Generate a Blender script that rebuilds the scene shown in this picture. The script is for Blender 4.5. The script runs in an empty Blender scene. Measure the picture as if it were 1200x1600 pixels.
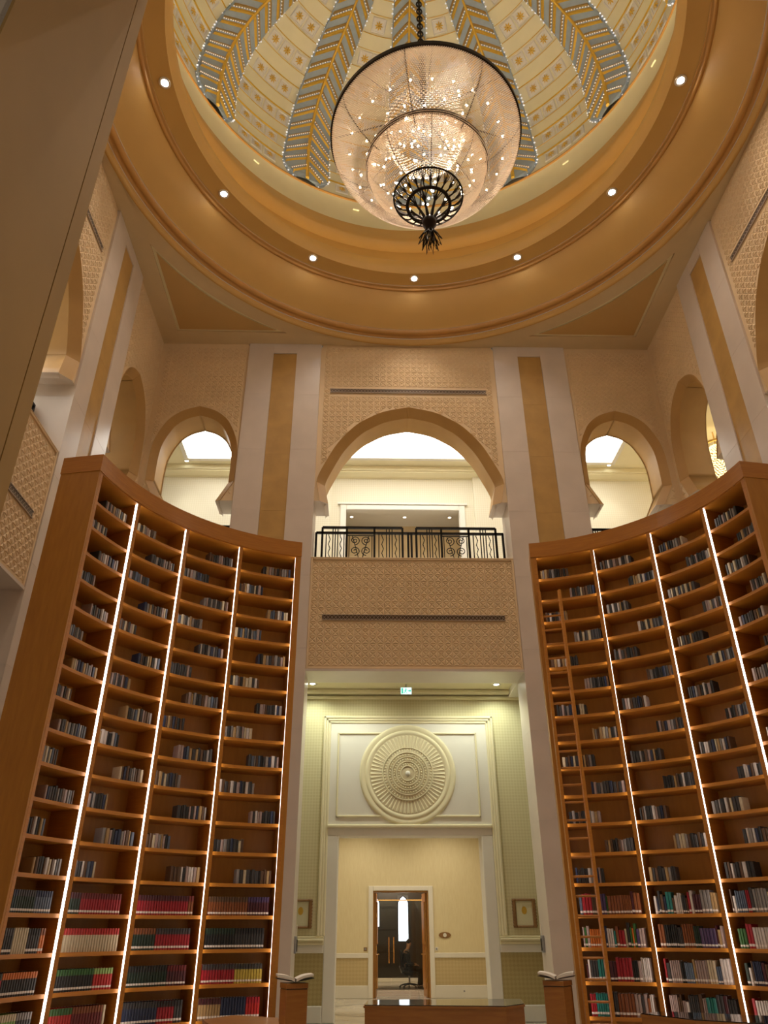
import bpy, bmesh, math, random
from math import sin, cos, pi, radians, hypot, atan2, sqrt
from mathutils import Vector, Matrix
random.seed(7)
SC = bpy.context.scene
COL = SC.collection

# ------------------------------------------------------------------ camera, world, exposure
CAM = Vector((-1.048, 0.0, 1.6))
PITCH, YAW, ROLL = radians(29.334), radians(1.430), radians(0.201)
fwd = Vector((sin(YAW) * cos(PITCH), cos(YAW) * cos(PITCH), sin(PITCH)))
rgt = Vector((cos(YAW), -sin(YAW), 0))
upv = rgt.cross(fwd)
r2 = rgt * cos(ROLL) - upv * sin(ROLL)
u2 = rgt * sin(ROLL) + upv * cos(ROLL)
cam_d = bpy.data.cameras.new('camera')
cam_d.sensor_fit = 'VERTICAL'
cam_d.sensor_height = 36.0
cam_d.lens = 1162.07 / 1600 * 36.0
cam_d.clip_end = 200
cam = bpy.data.objects.new('camera', cam_d)
COL.objects.link(cam)
cam.matrix_world = Matrix(((r2.x, u2.x, -fwd.x, CAM.x), (r2.y, u2.y, -fwd.y, CAM.y), (r2.z, u2.z, -fwd.z, CAM.z), (0, 0, 0, 1)))
SC.camera = cam
w = bpy.data.worlds.new('world')
SC.world = w
w.use_nodes = True
w.node_tree.nodes['Background'].inputs[0].default_value = (1.0, 0.78, 0.54, 1)
w.node_tree.nodes['Background'].inputs[1].default_value = 0.18
SC.view_settings.view_transform = 'Standard'
SC.view_settings.look = 'None'
SC.view_settings.gamma = 1.0
SC.view_settings.use_curve_mapping = False
SC.view_settings.exposure = 0.0
# brightness of each family of lamps
P_RING = 350.0        # each spot lamp of the dome ring
P_CHAND = 110.0       # the chandelier's core
E_BULB = 26.0
E_LED = 5.0          # bookcase light strips
E_PANEL = 5.5         # gallery ceiling panels
E_COVE = 7.0          # strip hidden behind the dome's lip
P_CORR = 60.0         # passage downlights, and the unseen fill added with them
P_HALL = 105.0  # each unseen lamp added in the inner hall

YC, W, H, T = 8.97, 6.63, 15.64, 0.86
D = YC + W

# ------------------------------------------------------------------ helpers
class MB:
    def __init__(s):
        s.v = []; s.f = []; s.m = []
    def add(s, vs, fs, m=0):
        n = len(s.v)
        s.v += [tuple(p) for p in vs]
        s.f += [tuple(i + n for i in f) for f in fs]
        s.m += [m] * len(fs)
        return s
    def box(s, x0, x1, y0, y1, z0, z1, m=0):
        vs = [(x0, y0, z0), (x1, y0, z0), (x1, y1, z0), (x0, y1, z0), (x0, y0, z1), (x1, y0, z1), (x1, y1, z1), (x0, y1, z1)]
        return s.add(vs, [(0, 3, 2, 1), (4, 5, 6, 7), (0, 1, 5, 4), (1, 2, 6, 5), (2, 3, 7, 6), (3, 0, 4, 7)], m)
    def bbox(s, x0, x1, y0, y1, z0, z1, b=.01, m=0):
        # box with its edges along the front (-y) face chamfered
        vs = [(x0, y0 + b, z0), (x1, y0 + b, z0), (x1, y1, z0), (x0, y1, z0), (x0, y0 + b, z1), (x1, y0 + b, z1), (x1, y1, z1), (x0, y1, z1),
              (x0 + b, y0, z0 + b), (x1 - b, y0, z0 + b), (x1 - b, y0, z1 - b), (x0 + b, y0, z1 - b)]
        return s.add(vs, [(0, 3, 2, 1), (4, 5, 6, 7), (1, 2, 6, 5), (2, 3, 7, 6), (3, 0, 4, 7), (8, 9, 10, 11), (0, 1, 9, 8), (1, 5, 10, 9), (5, 4, 11, 10), (4, 0, 8, 11)], m)
    def tube(s, pts, r, n=6, m=0, closed=False):
        pts = [Vector(p) for p in pts]
        k = len(pts); base = len(s.v); up = Vector((0.13, 0.21, 1)).normalized()
        for i, p in enumerate(pts):
            a = pts[(i - 1) % k] if (closed or i > 0) else p
            b = pts[(i + 1) % k] if (closed or i < k - 1) else p
            t = (b - a).normalized()
            x = t.cross(up)
            if x.length < 1e-3: x = t.cross(Vector((1, 0, 0)))
            x.normalize(); y = t.cross(x)
            rr = r[i] if isinstance(r, (list, tuple)) else r
            for j in range(n):
                q = p + x * (rr * cos(2 * pi * j / n)) + y * (rr * sin(2 * pi * j / n))
                s.v.append(tuple(q))
        for i in range(k if closed else k - 1):
            for j in range(n):
                a = base + i * n + j; b = base + i * n + (j + 1) % n
                c = base + ((i + 1) % k) * n + (j + 1) % n; d = base + ((i + 1) % k) * n + j
                s.f.append((a, b, c, d)); s.m.append(m)
        if not closed:
            s.f.append(tuple(base + j for j in reversed(range(n)))); s.m.append(m)
            s.f.append(tuple(base + (k - 1) * n + j for j in range(n))); s.m.append(m)
        return s
    def lathe(s, prof, n=96, m=0, a0=0.0, a1=2 * pi, cx=0, cy=0):
        full = abs(a1 - a0 - 2 * pi) < 1e-6
        cols = n if full else n + 1
        base = len(s.v); k = len(prof)
        for i in range(cols):
            a = a0 + (a1 - a0) * i / n
            for (r, z) in prof:
                s.v.append((cx + r * sin(a), cy + r * cos(a), z))
        for i in range(n):
            for j in range(k - 1):
                a = base + i * k + j; b = base + ((i + 1) % cols) * k + j
                s.f.append((a, a + 1, b + 1, b)); s.m.append(m)
        return s
    def octa(s, p, r, m=0, rz=None):
        x, y, z = p; rz = rz or r
        return s.add([(x + r, y, z), (x - r, y, z), (x, y + r, z), (x, y - r, z), (x, y, z + rz), (x, y, z - rz)],
                     [(0, 2, 4), (2, 1, 4), (1, 3, 4), (3, 0, 4), (2, 0, 5), (1, 2, 5), (3, 1, 5), (0, 3, 5)], m)
    def sphere(s, p, r, n=8, k=6, m=0):
        return s.lathe([(r * sin(pi * i / k) + 1e-4, p[2] - r * cos(pi * i / k)) for i in range(k + 1)], n, m, cx=p[0], cy=p[1])
    def prism(s, poly, y0, y1, m=0):
        # closed polygon of (x, z) extruded along y
        n = len(poly); b = len(s.v)
        s.v += [(x, y0, z) for x, z in poly] + [(x, y1, z) for x, z in poly]
        s.f.append(tuple(b + i for i in range(n))); s.f.append(tuple(b + n + i for i in reversed(range(n)))); s.m += [m, m]
        for i in range(n):
            j = (i + 1) % n
            s.f.append((b + i, b + n + i, b + n + j, b + j)); s.m.append(m)
        return s
    def mesh(s, name, mats, smooth=False):
        me = bpy.data.meshes.new(name)
        me.from_pydata(s.v, [], s.f)
        for q in (mats if isinstance(mats, (list, tuple)) else [mats]): me.materials.append(q)
        if any(s.m): me.polygons.foreach_set('material_index', s.m)
        if smooth: me.polygons.foreach_set('use_smooth', [True] * len(s.f))
        me.update()
        return me
    def build(s, name, mats, parent=None, smooth=False, stuff=False):
        bm = None
        o = bpy.data.objects.new(name, s.mesh(name, mats, smooth))
        COL.objects.link(o)
        if parent: o.parent = parent
        if stuff: o['kind'] = 'stuff'
        return o

def inst(name, me, parent=None, loc=(0, 0, 0), rot=(0, 0, 0), scale=(1, 1, 1)):
    o = bpy.data.objects.new(name, me); COL.objects.link(o)
    o.location = loc; o.rotation_euler = rot; o.scale = scale
    if parent: o.parent = parent
    return o
def tag(o, label=None, cat=None, group=None, kind=None):
    if label: o['label'] = label
    if cat: o['category'] = cat
    if group: o['group'] = group
    if kind: o['kind'] = kind
    return o
def thing(name, label=None, cat=None, loc=(0, 0, 0), rz=0, group=None, kind=None):
    o = bpy.data.objects.new(name, None); COL.objects.link(o)
    o.location = loc; o.rotation_euler = (0, 0, rz); o.empty_display_size = .2
    return tag(o, label, cat, group, kind)
def copy_tree(o, parent=None, skip=()):
    c = o.copy(); COL.objects.link(c); c.parent = parent
    for ch in list(o.children):
        if ch.name.split('.')[0] in skip: continue
        copy_tree(ch, c, skip)
    return c
def lamp(kind, name, parent, loc, power, color=(1, .85, .65), radius=.1, spot=None, blend=.6, rot=(0, 0, 0)):
    d = bpy.data.lights.new(name, kind); d.energy = power; d.color = color
    if kind in ('POINT', 'SPOT'): d.shadow_soft_size = radius
    if kind == 'SPOT': d.spot_size = spot or radians(120); d.spot_blend = blend
    o = bpy.data.objects.new(name, d); COL.objects.link(o); o.parent = parent; o.location = loc; o.rotation_euler = rot
    return o

# ------------------------------------------------------------------ materials
MATS = {}
def mat(name, col, rough=.6, metal=0.0, var=0.0, scale=3.0, bump=0.0, bscale=40.0, emit=None, estr=0.0, stretch=None, spec=.5, trans=0.0, col2=None, coat=0.0):
    m = bpy.data.materials.new(name); m.use_nodes = True
    nt = m.node_tree; b = nt.nodes['Principled BSDF']
    b.inputs['Base Color'].default_value = (*col, 1); b.inputs['Roughness'].default_value = rough
    b.inputs['Metallic'].default_value = metal
    b.inputs['Specular IOR Level'].default_value = spec
    if coat: b.inputs['Coat Weight'].default_value = coat; b.inputs['Coat Roughness'].default_value = .15
    if var or col2:
        tc = nt.nodes.new('ShaderNodeTexCoord'); mp = nt.nodes.new('ShaderNodeMapping')
        nz = nt.nodes.new('ShaderNodeTexNoise'); rp = nt.nodes.new('ShaderNodeValToRGB')
        nt.links.new(tc.outputs['Object'], mp.inputs[0]); nt.links.new(mp.outputs[0], nz.inputs['Vector'])
        nt.links.new(nz.outputs['Fac'], rp.inputs[0]); nt.links.new(rp.outputs[0], b.inputs['Base Color'])
        nz.inputs['Scale'].default_value = scale; nz.inputs['Detail'].default_value = 6
        if stretch: mp.inputs['Scale'].default_value = stretch
        c2 = col2 or tuple(min(1, c * (1 - var)) for c in col)
        rp.color_ramp.elements[0].position = .3; rp.color_ramp.elements[1].position = .72
        rp.color_ramp.elements[0].color = (*c2, 1); rp.color_ramp.elements[1].color = (*col, 1)
    if bump:
        tc = nt.nodes.new('ShaderNodeTexCoord'); nz = nt.nodes.new('ShaderNodeTexNoise'); bp = nt.nodes.new('ShaderNodeBump')
        nz.inputs['Scale'].default_value = bscale; bp.inputs['Strength'].default_value = bump; bp.inputs['Distance'].default_value = .01
        nt.links.new(tc.outputs['Object'], nz.inputs['Vector']); nt.links.new(nz.outputs['Fac'], bp.inputs['Height']); nt.links.new(bp.outputs[0], b.inputs['Normal'])
    if emit:
        b.inputs['Emission Color'].default_value = (*emit, 1); b.inputs['Emission Strength'].default_value = estr
    if trans: b.inputs['Transmission Weight'].default_value = trans
    MATS[name] = m
    return m
def pattern_mat(name, c1, c2, size, rough=.7):
    # damask-like lattice: two crossed sets of soft diagonal waves
    m = bpy.data.materials.new(name); m.use_nodes = True; nt = m.node_tree; b = nt.nodes['Principled BSDF']
    b.inputs['Roughness'].default_value = rough
    tc = nt.nodes.new('ShaderNodeTexCoord'); sx = nt.nodes.new('ShaderNodeSeparateXYZ'); nt.links.new(tc.outputs['Object'], sx.inputs[0])
    def math_(op, a, bb=None):
        n = nt.nodes.new('ShaderNodeMath'); n.operation = op
        for i, q in enumerate((a, bb)):
            if q is None: continue
            if isinstance(q, (int, float)): n.inputs[i].default_value = q
            else: nt.links.new(q, n.inputs[i])
        return n.outputs[0]
    h = math_('ADD', sx.outputs['X'], sx.outputs['Y'])
    a = math_('SINE', math_('MULTIPLY', math_('ADD', h, sx.outputs['Z']), 2 * pi / size))
    c = math_('SINE', math_('MULTIPLY', math_('SUBTRACT', h, sx.outputs['Z']), 2 * pi / size))
    f = math_('MULTIPLY', a, c)
    rp = nt.nodes.new('ShaderNodeValToRGB'); nt.links.new(math_('ADD', math_('MULTIPLY', f, .5), .5), rp.inputs[0])
    rp.color_ramp.elements[0].position = .42; rp.color_ramp.elements[1].position = .6
    rp.color_ramp.elements[0].color = (*c1, 1); rp.color_ramp.elements[1].color = (*c2, 1)
    nt.links.new(rp.outputs[0], b.inputs['Base Color'])
    return m

M_marble = mat('white_marble', (.72, .63, .56), .30, var=.10, scale=1.6, spec=.4)
M_tan = mat('tan_marble', (.56, .34, .11), .38, var=.20, scale=2.4, spec=.4)
M_jamb = mat('jamb_stone', (.50, .295, .08), .6, var=.12, scale=2.0)
M_carved = mat('carved_plaster', (.78, .595, .37), .7, var=.07, scale=1.5)
M_plaster = mat('cream_plaster', (.70, .55, .33), .7, var=.05)
M_tanp = mat('tan_plaster', (.56, .325, .085), .55, var=.07, scale=1.2)
M_cpanel = mat('corner_tan', (.60, .385, .145), .55, var=.06, scale=1.2)
M_tanp2 = mat('orange_moulding', (.52, .26, .06), .45, var=.1)
M_arch = mat('arch_stone', (.52, .30, .095), .5, var=.12, scale=2.0)
M_cream = mat('cream_paint', (.82, .74, .50), .6, var=.03)
M_white = mat('white_paint', (.80, .76, .68), .55, var=.03)
M_gallery = pattern_mat('gallery_wallpaper', (.80, .75, .60), (.75, .69, .53), .13)
M_paper = pattern_mat('damask_wallpaper', (.70, .64, .40), (.64, .575, .335), .13)
M_dado = pattern_mat('gold_dado', (.47, .38, .17), (.42, .33, .135), .16)
M_vent = mat('bronze_vent', (.10, .065, .04), .45, .5)
M_ventl = mat('vent_lattice', (.42, .33, .25), .5)
M_iron = mat('black_iron', (.012, .010, .009), .35, .6)
M_wood = mat('cherry_wood', (.50, .20, .022), .40, col2=(.41, .15, .015), scale=5, stretch=(.6, .6, 9), coat=.15)
M_woodd = mat('cherry_wood_panel', (.48, .21, .025), .45, col2=(.40, .165, .018), scale=4, stretch=(4, 4, .7))
M_desk = mat('desk_wood', (.36, .15, .028), .40, col2=(.29, .11, .02), scale=4, stretch=(1, 1, 9), coat=.2)
M_led = mat('led_strip', (1, .95, .9), .5, emit=(1.0, .87, .76), estr=E_LED)
M_glassblack = mat('dark_glass', (.010, .010, .012), .06, spec=.8)
M_floor = mat('marble_floor', (.70, .66, .58), .10, col2=(.52, .48, .42), scale=1.3)
M_inlay = mat('grey_inlay', (.48, .47, .45), .12, var=.2)
M_dome = mat('dome_cream', (.72, .67, .50), .5, var=.04)
M_domeband = mat('dome_band', (.74, .68, .48), .45, var=.05)
M_tile = mat('tile_white', (.72, .69, .66), .4, var=.08)
M_gold = mat('gold_leaf', (.74, .46, .06), .45, .25, var=.15, scale=12)
M_bronzeg = mat('antique_gold', (.46, .30, .10), .5, .2, var=.2, scale=12)
M_blue = mat('slate_blue', (.34, .41, .50), .5, var=.12, scale=6)
M_silver = mat('crystal_bead', (.95, .92, .88), .12, .3, emit=(1, .93, .85), estr=.35)
M_sparkle = mat('crystal_glint', (1, 1, 1), .2, emit=(.90, .93, 1.0), estr=.7)  # glow paints the glints on crystal; no lamp there
M_bronze = mat('dark_bronze', (.020, .012, .008), .4, .7)
M_spot = mat('lamp_face', (1, 1, 1), .3, emit=(1, .96, .98), estr=60)
M_spotring = mat('lamp_ring', (.75, .7, .62), .3, .6)
M_panel = mat('luminous_panel', (1, 1, .95), .5, emit=(1, .98, .92), estr=E_PANEL)
M_down = mat('downlight_face', (1, 1, .95), .5, emit=(.95, 1, .86), estr=14)
M_warmdown = mat('warm_downlight', (1, .9, .7), .5, emit=(1, .9, .7), estr=3)
M_door = mat('door_wood', (.40, .20, .05), .35, col2=(.30, .14, .03), scale=5, stretch=(6, 6, .5))
M_dark = mat('dark_wood', (.028, .020, .014), .3, var=.3, scale=6)
M_window = mat('daylight_window', (.9, .95, 1), .3, emit=(.80, .88, 1.0), estr=2.6)
M_brass = mat('brass', (.80, .55, .22), .25, .9)
M_page = mat('paper', (.78, .74, .66), .8)
M_label = mat('spine_label', (.74, .70, .66), .7)
M_green = mat('exit_green', (.02, .35, .22), .4, emit=(.05, .55, .42), estr=.9)
M_exitw = mat('exit_white', (.8, 1, .95), .4, emit=(.75, 1, .95), estr=1.2)
M_grey = mat('grey_plastic', (.30, .30, .31), .4)
M_skin = mat('skin', (.45, .27, .18), .6)
M_hair = mat('hair', (.012, .010, .009), .6)
M_shirt = mat('dark_jacket', (.028, .030, .040), .7)
M_collar = mat('blue_shirt', (.20, .24, .33), .7)
M_trouser = mat('black_cloth', (.012, .012, .013), .8)

# bead curtain: part light passes through
def bead_mat():
    m = bpy.data.materials.new('bead_crystal'); m.use_nodes = True; nt = m.node_tree
    b = nt.nodes['Principled BSDF']; out = nt.nodes['Material Output']
    b.inputs['Base Color'].default_value = (.84, .75, .66, 1); b.inputs['Roughness'].default_value = .15
    tr = nt.nodes.new('ShaderNodeBsdfTranslucent'); tr.inputs[0].default_value = (.92, .82, .70, 1)
    mx = nt.nodes.new('ShaderNodeMixShader'); mx.inputs[0].default_value = .45
    nt.links.new(b.outputs[0], mx.inputs[1]); nt.links.new(tr.outputs[0], mx.inputs[2]); nt.links.new(mx.outputs[0], out.inputs[0])
    return m
M_bead = bead_mat()
M_bulb = mat('bulb', (1, .95, .85), .3, emit=(1, .86, .62), estr=E_BULB)

# ------------------------------------------------------------------ floor and room walls
tag(MB().box(-16, 16, -6, 34, -.25, 0).build('floor', M_floor), 'pale cream marble floor with grey veining', 'floor', kind='structure')
fl = bpy.data.objects['floor']

def catmull(P, n=8):
    out = []
    for i in range(len(P) - 1):
        p0 = P[max(i - 1, 0)]; p1 = P[i]; p2 = P[i + 1]; p3 = P[min(i + 2, len(P) - 1)]
        for j in range(n):
            t = j / n
            out.append(tuple(.5 * ((2 * p1[k]) + (-p0[k] + p2[k]) * t + (2 * p0[k] - 5 * p1[k] + 4 * p2[k] - p3[k]) * t * t + (-p0[k] + 3 * p1[k] - 3 * p2[k] + p3[k]) * t ** 3) for k in (0, 1)))
    out.append(P[-1]); return out
def arch_half(spring, kink, rest):
    # spring -> kink straight, then smooth to the pointed apex
    return [spring] + catmull([kink] + rest, 6)
def arch_profile(half, cx):
    left = [(cx - x, z) for x, z in half]
    right = [(cx + x, z) for x, z in reversed(half[:-1])]
    return left + right
def offset_in(half, c):
    out = []
    for i, (x, z) in enumerate(half):
        a = half[max(i - 1, 0)]; b = half[min(i + 1, len(half) - 1)]
        dx, dz = b[0] - a[0], b[1] - a[1]; l = hypot(dx, dz)
        nx, nz = -dz / l, dx / l          # inward normal for a curve rising to the apex at x=0
        if i == len(half) - 1: out.append((0.0, z - c * 1.12)); continue
        out.append((max(x + nx * c, 0.0), z + nz * c))
    return out
HALF_C = arch_half((2.22, 10.68), (2.32, 11.22), [(2.28, 11.42), (2.13, 11.78), (1.83, 12.38), (1.42, 12.90), (1.05, 13.18), (.62, 13.40), (0, 13.54)])
HALF_S = arch_half((.80, 10.67), (1.085, 11.23), [(1.088, 11.80), (1.07, 12.20), (1.02, 12.48), (.90, 12.80), (.72, 13.11), (.41, 13.36), (0, 13.50)])
XS = 5.43
def inside(poly, x, z):
    c = False; n = len(poly); j = n - 1
    for i in range(n):
        xi, zi = poly[i]; xj, zj = poly[j]
        if (zi > z) != (zj > z) and x < (xj - xi) * (z - zi) / (zj - zi) + xi: c = not c
        j = i
    return c
PF = W + .05            # face of the carved panels; the pilasters stand at W
def spandrel(mb, half, cx, x0, x1, y, ztop, flip=False):
    prof = arch_profile(half, cx); zs = prof[0][1]
    n = len(prof); bnd = []
    for i, (x, z) in enumerate(prof):
        t = i / (n - 1)
        if t < .25: bnd.append((x0, zs + (ztop - zs) * t / .25))
        elif t > .75: bnd.append((x1, zs + (ztop - zs) * (1 - t) / .25))
        else: bnd.append((x0 + (x1 - x0) * (t - .25) / .5, ztop))
    vs = [(x, y, z) for x, z in prof] + [(x, y, z) for x, z in bnd]
    fs = []
    for i in range(n - 1):
        q = (i, i + 1, n + i + 1, n + i)
        fs.append(tuple(reversed(q)) if flip else q)
    mb.add(vs, fs)
def arch_meshes(half, cx, wall, c=.20, lim=(-2.36, 2.36)):
    inner = offset_in(half, c)
    po = arch_profile(half, cx); pi_ = arch_profile(inner, cx)
    n = len(po); y0, y1, y2 = PF - .02, PF - .02 + c, W + T
    mb = MB(); mb.add([(x, y0, z) for x, z in po] + [(x, y1, z) for x, z in pi_], [(i, n + i, n + i + 1, i + 1) for i in range(n - 1)])
    # lip that closes the edge against the panel
    mb.add([(x, y0, z) for x, z in po] + [(x, PF + .01, z) for x, z in po], [(i, i + 1, n + i + 1, n + i) for i in range(n - 1)])
    mb.build('arch_chamfer', M_arch, wall)
    mb = MB(); mb.add([(x, y1, z) for x, z in pi_] + [(x, y2, z) for x, z in pi_], [(i, n + i, n + i + 1, i + 1) for i in range(n - 1)])
    mb.build('arch_soffit', M_arch, wall, smooth=True)
    # feet of the arch, closed from below
    for s, a, b in ((-1, po[0], pi_[0]), (1, po[-1], pi_[-1])):
        mb = MB(); ex = lim[0] if s < 0 else lim[1]
        mb.add([(ex, y0, a[1]), (a[0], y0, a[1]), (b[0], y1, b[1]), (b[0], y2, b[1]), (ex, y2, b[1])], [(0, 1, 2, 3, 4)])
        mb.build('arch_foot', M_marble, wall)
        # white scalloped corbel under the foot
        mb = MB(); pts = []
        for q in range(7):
            t = q / 6 * pi / 2; pts.append((b[0] + s * .02 + s * .07 * sin(t) * .9, b[1] - .004 - .07 * (1 - cos(t))))
        poly = [(b[0] + s * .09, b[1] - .004)] + pts + [(b[0] + s * .09, pts[-1][1])]
        mb.prism(poly, y1, y2, 0); mb.build('corbel', M_marble, wall)
TS = .166
def relief(mb, x0, x1, z0, z1, y, avoid=(), hole=None):
    nx = int((x1 - x0 - .06) / TS); nz = int((z1 - z0 - .06) / TS)
    ox = x0 + (x1 - x0 - nx * TS) / 2; oz = z0 + (z1 - z0 - nz * TS) / 2
    hgt = .014
    for i in range(nx):
        for j in range(nz):
            xa, za = ox + i * TS, oz + j * TS; cx, cz = xa + TS / 2, za + TS / 2
            if hole and hole[0] - .02 < cx < hole[1] + .02 and hole[2] - TS / 2 < cz < hole[3] + TS / 2: continue
            cor = [(xa, za), (xa + TS, za), (xa + TS, za + TS), (xa, za + TS)]
            for k in range(4):
                tri = [cor[k], cor[(k + 1) % 4], (cx, cz)]
                if any(inside(p, xx, zz) for p in avoid for xx, zz in tri): continue
                mx = sum(p[0] for p in tri) / 3; mz = sum(p[1] for p in tri) / 3
                lo = [(mx + (p[0] - mx) * .90, y, mz + (p[1] - mz) * .90) for p in tri]
                hi = [(mx + (p[0] - mx) * .50, y - hgt, mz + (p[1] - mz) * .50) for p in tri]
                mb.add(lo + hi, [(3, 4, 5), (0, 1, 4, 3), (1, 2, 5, 4), (2, 0, 3, 5)])
def vent(wall, x0, x1, z0, z1, y):
    mb = MB(); mb.box(x0, x1, y - .005, y + .05, z0, z1, 0)
    for a, b, c, d in ((x0 - .012, x1 + .012, z1, z1 + .014), (x0 - .012, x1 + .012, z0 - .014, z0)): mb.box(a, b, y - .018, y + .01, c, d, 1)
    n = int((x1 - x0) / .085)
    for i in range(n):
        cx = x0 + (i + .5) * (x1 - x0) / n; h = (z1 - z0) / 2; cz = (z0 + z1) / 2; e = .042
        for sx in (-1, 1):
            mb.add([(cx - sx * e, y - .012, z0), (cx - sx * e + .011, y - .012, z0), (cx + sx * e + .011, y - .012, z1), (cx + sx * e, y - .012, z1)], [(0, 1, 2, 3)], 1)
    mb.build('vent_grille', [M_vent, M_ventl], wall)
def slabs(wall, name, m, x0, x1, y0, y1, z0, z1, n, gap=.0015):
    hgt = (z1 - z0) / n; me = MB().bbox(x0, x1, y0, y1, 0, hgt - gap, .0015).mesh(name, m)
    for i in range(n): inst(name, me, wall, (0, 0, z0 + i * hgt))

ZB, ZO = 9.147, 6.45
def build_wall():
    wl = thing('wall_back', kind='structure', loc=(0, YC, 0))
    # pilasters: white marble with a tan inset
    for s in (-1, 1):
        a, b = (2.36, 4.317)
        lo, hi = (s * a, s * b) if s > 0 else (s * b, s * a)
        MB().box(lo + .02, hi - .02, W + .07, W + T - .01, 0, H).build('pilaster_core', M_marble, wl)
        i0, i1 = (s * 3.016, s * 3.645) if s > 0 else (s * 3.645, s * 3.016)
        slabs(wl, 'marble_slab', M_marble, lo, i0, W, W + T, 0, H, 9)
        slabs(wl, 'marble_slab', M_marble, i1, hi, W, W + T, 0, H, 9)
        slabs(wl, 'tan_slab', M_tan, i0 + .002, i1 - .002, W + .025, W + .2, .6, 15.30, 9)
        MB().bbox(i0, i1, W, W + .3, 15.305, H, .004).build('marble_slab', M_marble, wl)
        MB().bbox(i0, i1, W, W + .3, 0, .6, .004).build('marble_slab', M_marble, wl)
    # carved band under the balcony
    mb = MB(); mb.box(-2.36, 2.36, PF, W + T, ZO + .05, ZB); relief(mb, -2.36, 2.36, ZO + .08, ZB - .03, PF, hole=(-2.05, 2.05, 7.63, 7.73))
    mb.build('carved_band', M_carved, wl)
    MB().box(-2.36, 2.36, W + .01, W + T, ZO, ZO + .05).build('lintel_soffit', M_marble, wl)
    MB().bbox(-2.36, 2.36, W + .015, W + T, ZB, ZB + .02, .006).build('balcony_coping', M_carved, wl)
    for a, b, c, d in ((-2.36, -2.31, ZO + .05, ZB), (2.31, 2.36, ZO + .05, ZB), (-2.31, 2.31, ZO + .05, ZO + .09), (-2.31, 2.31, ZB - .04, ZB)):
        MB().bbox(a, b, PF - .03, PF + .01, c, d, .008).build('panel_border', M_carved, wl)
    vent(wl, -2.045, 2.045, 7.63, 7.735, PF - .012)
    # central arch
    po = arch_profile(HALF_C, 0)
    mb = MB(); spandrel(mb, HALF_C, 0, -2.36, 2.36, PF, H); relief(mb, -2.34, 2.34, 10.7, H - .05, PF, avoid=(po,), hole=(-2.06, 2.06, 14.01, 14.12))
    mb.build('carved_spandrel', M_carved, wl)
    mb = MB(); spandrel(mb, offset_in(HALF_C, .2), 0, -2.36, 2.36, W + T, H, True); mb.build('spandrel_rear', M_plaster, wl)
    arch_meshes(HALF_C, 0, wl)
    vent(wl, -2.064, 2.064, 14.01, 14.115, PF - .012)
    # side bays
    for s in (-1, 1):
        x0, x1 = (4.317, W + .1) if s > 0 else (-W - .1, -4.317)
        mb = MB(); spandrel(mb, HALF_S, s * XS, x0, x1, PF, H)
        relief(mb, x0 + (.1 if s < 0 else 0), x1 - (.1 if s > 0 else 0), 10.75, H - .05, PF, avoid=(arch_profile(HALF_S, s * XS),))
        mb.build('carved_spandrel', M_carved, wl)
        mb = MB(); spandrel(mb, offset_in(HALF_S, .2), s * XS, x0, x1, W + T, H, True); mb.build('spandrel_rear', M_plaster, wl)
        arch_meshes(HALF_S, s * XS, wl, .17, (4.317, 6.45) if s > 0 else (-6.45, -4.317))
        MB().box(x0, x1, PF, W + T, 0, ZB).build('bay_wall', M_plaster, wl)
        # corner pier beside the arch
        cxp = (6.43, W + T) if s > 0 else (-W - T, -6.43)
        MB().box(cxp[0], cxp[1], PF, W + T, ZB, 10.75).build('corner_pier', M_marble, wl)
    return wl
wall_back = build_wall()
def turn(o, ang, name):
    c = copy_tree(o); c.name = name; c.rotation_euler = (0, 0, ang); return c
wall_left = turn(wall_back, pi / 2, 'wall_left')
wall_right = turn(wall_back, -pi / 2, 'wall_right')
wall_front = turn(wall_back, pi, 'wall_front')
# tan stone lining of the entrance jambs beside the camera
for s in (-1, 1):
    x = s * 2.36
    lo, hi = (x - .012, x + .02) if s > 0 else (x - .02, x + .012)
    MB().box(lo, hi, W + .005, W + .105, 0, ZO).build('jamb_border', M_jamb, wall_front)
    MB().box(lo, hi, W + .112, W + T, 0, ZO).build('jamb_lining', M_jamb, wall_front)

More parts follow.
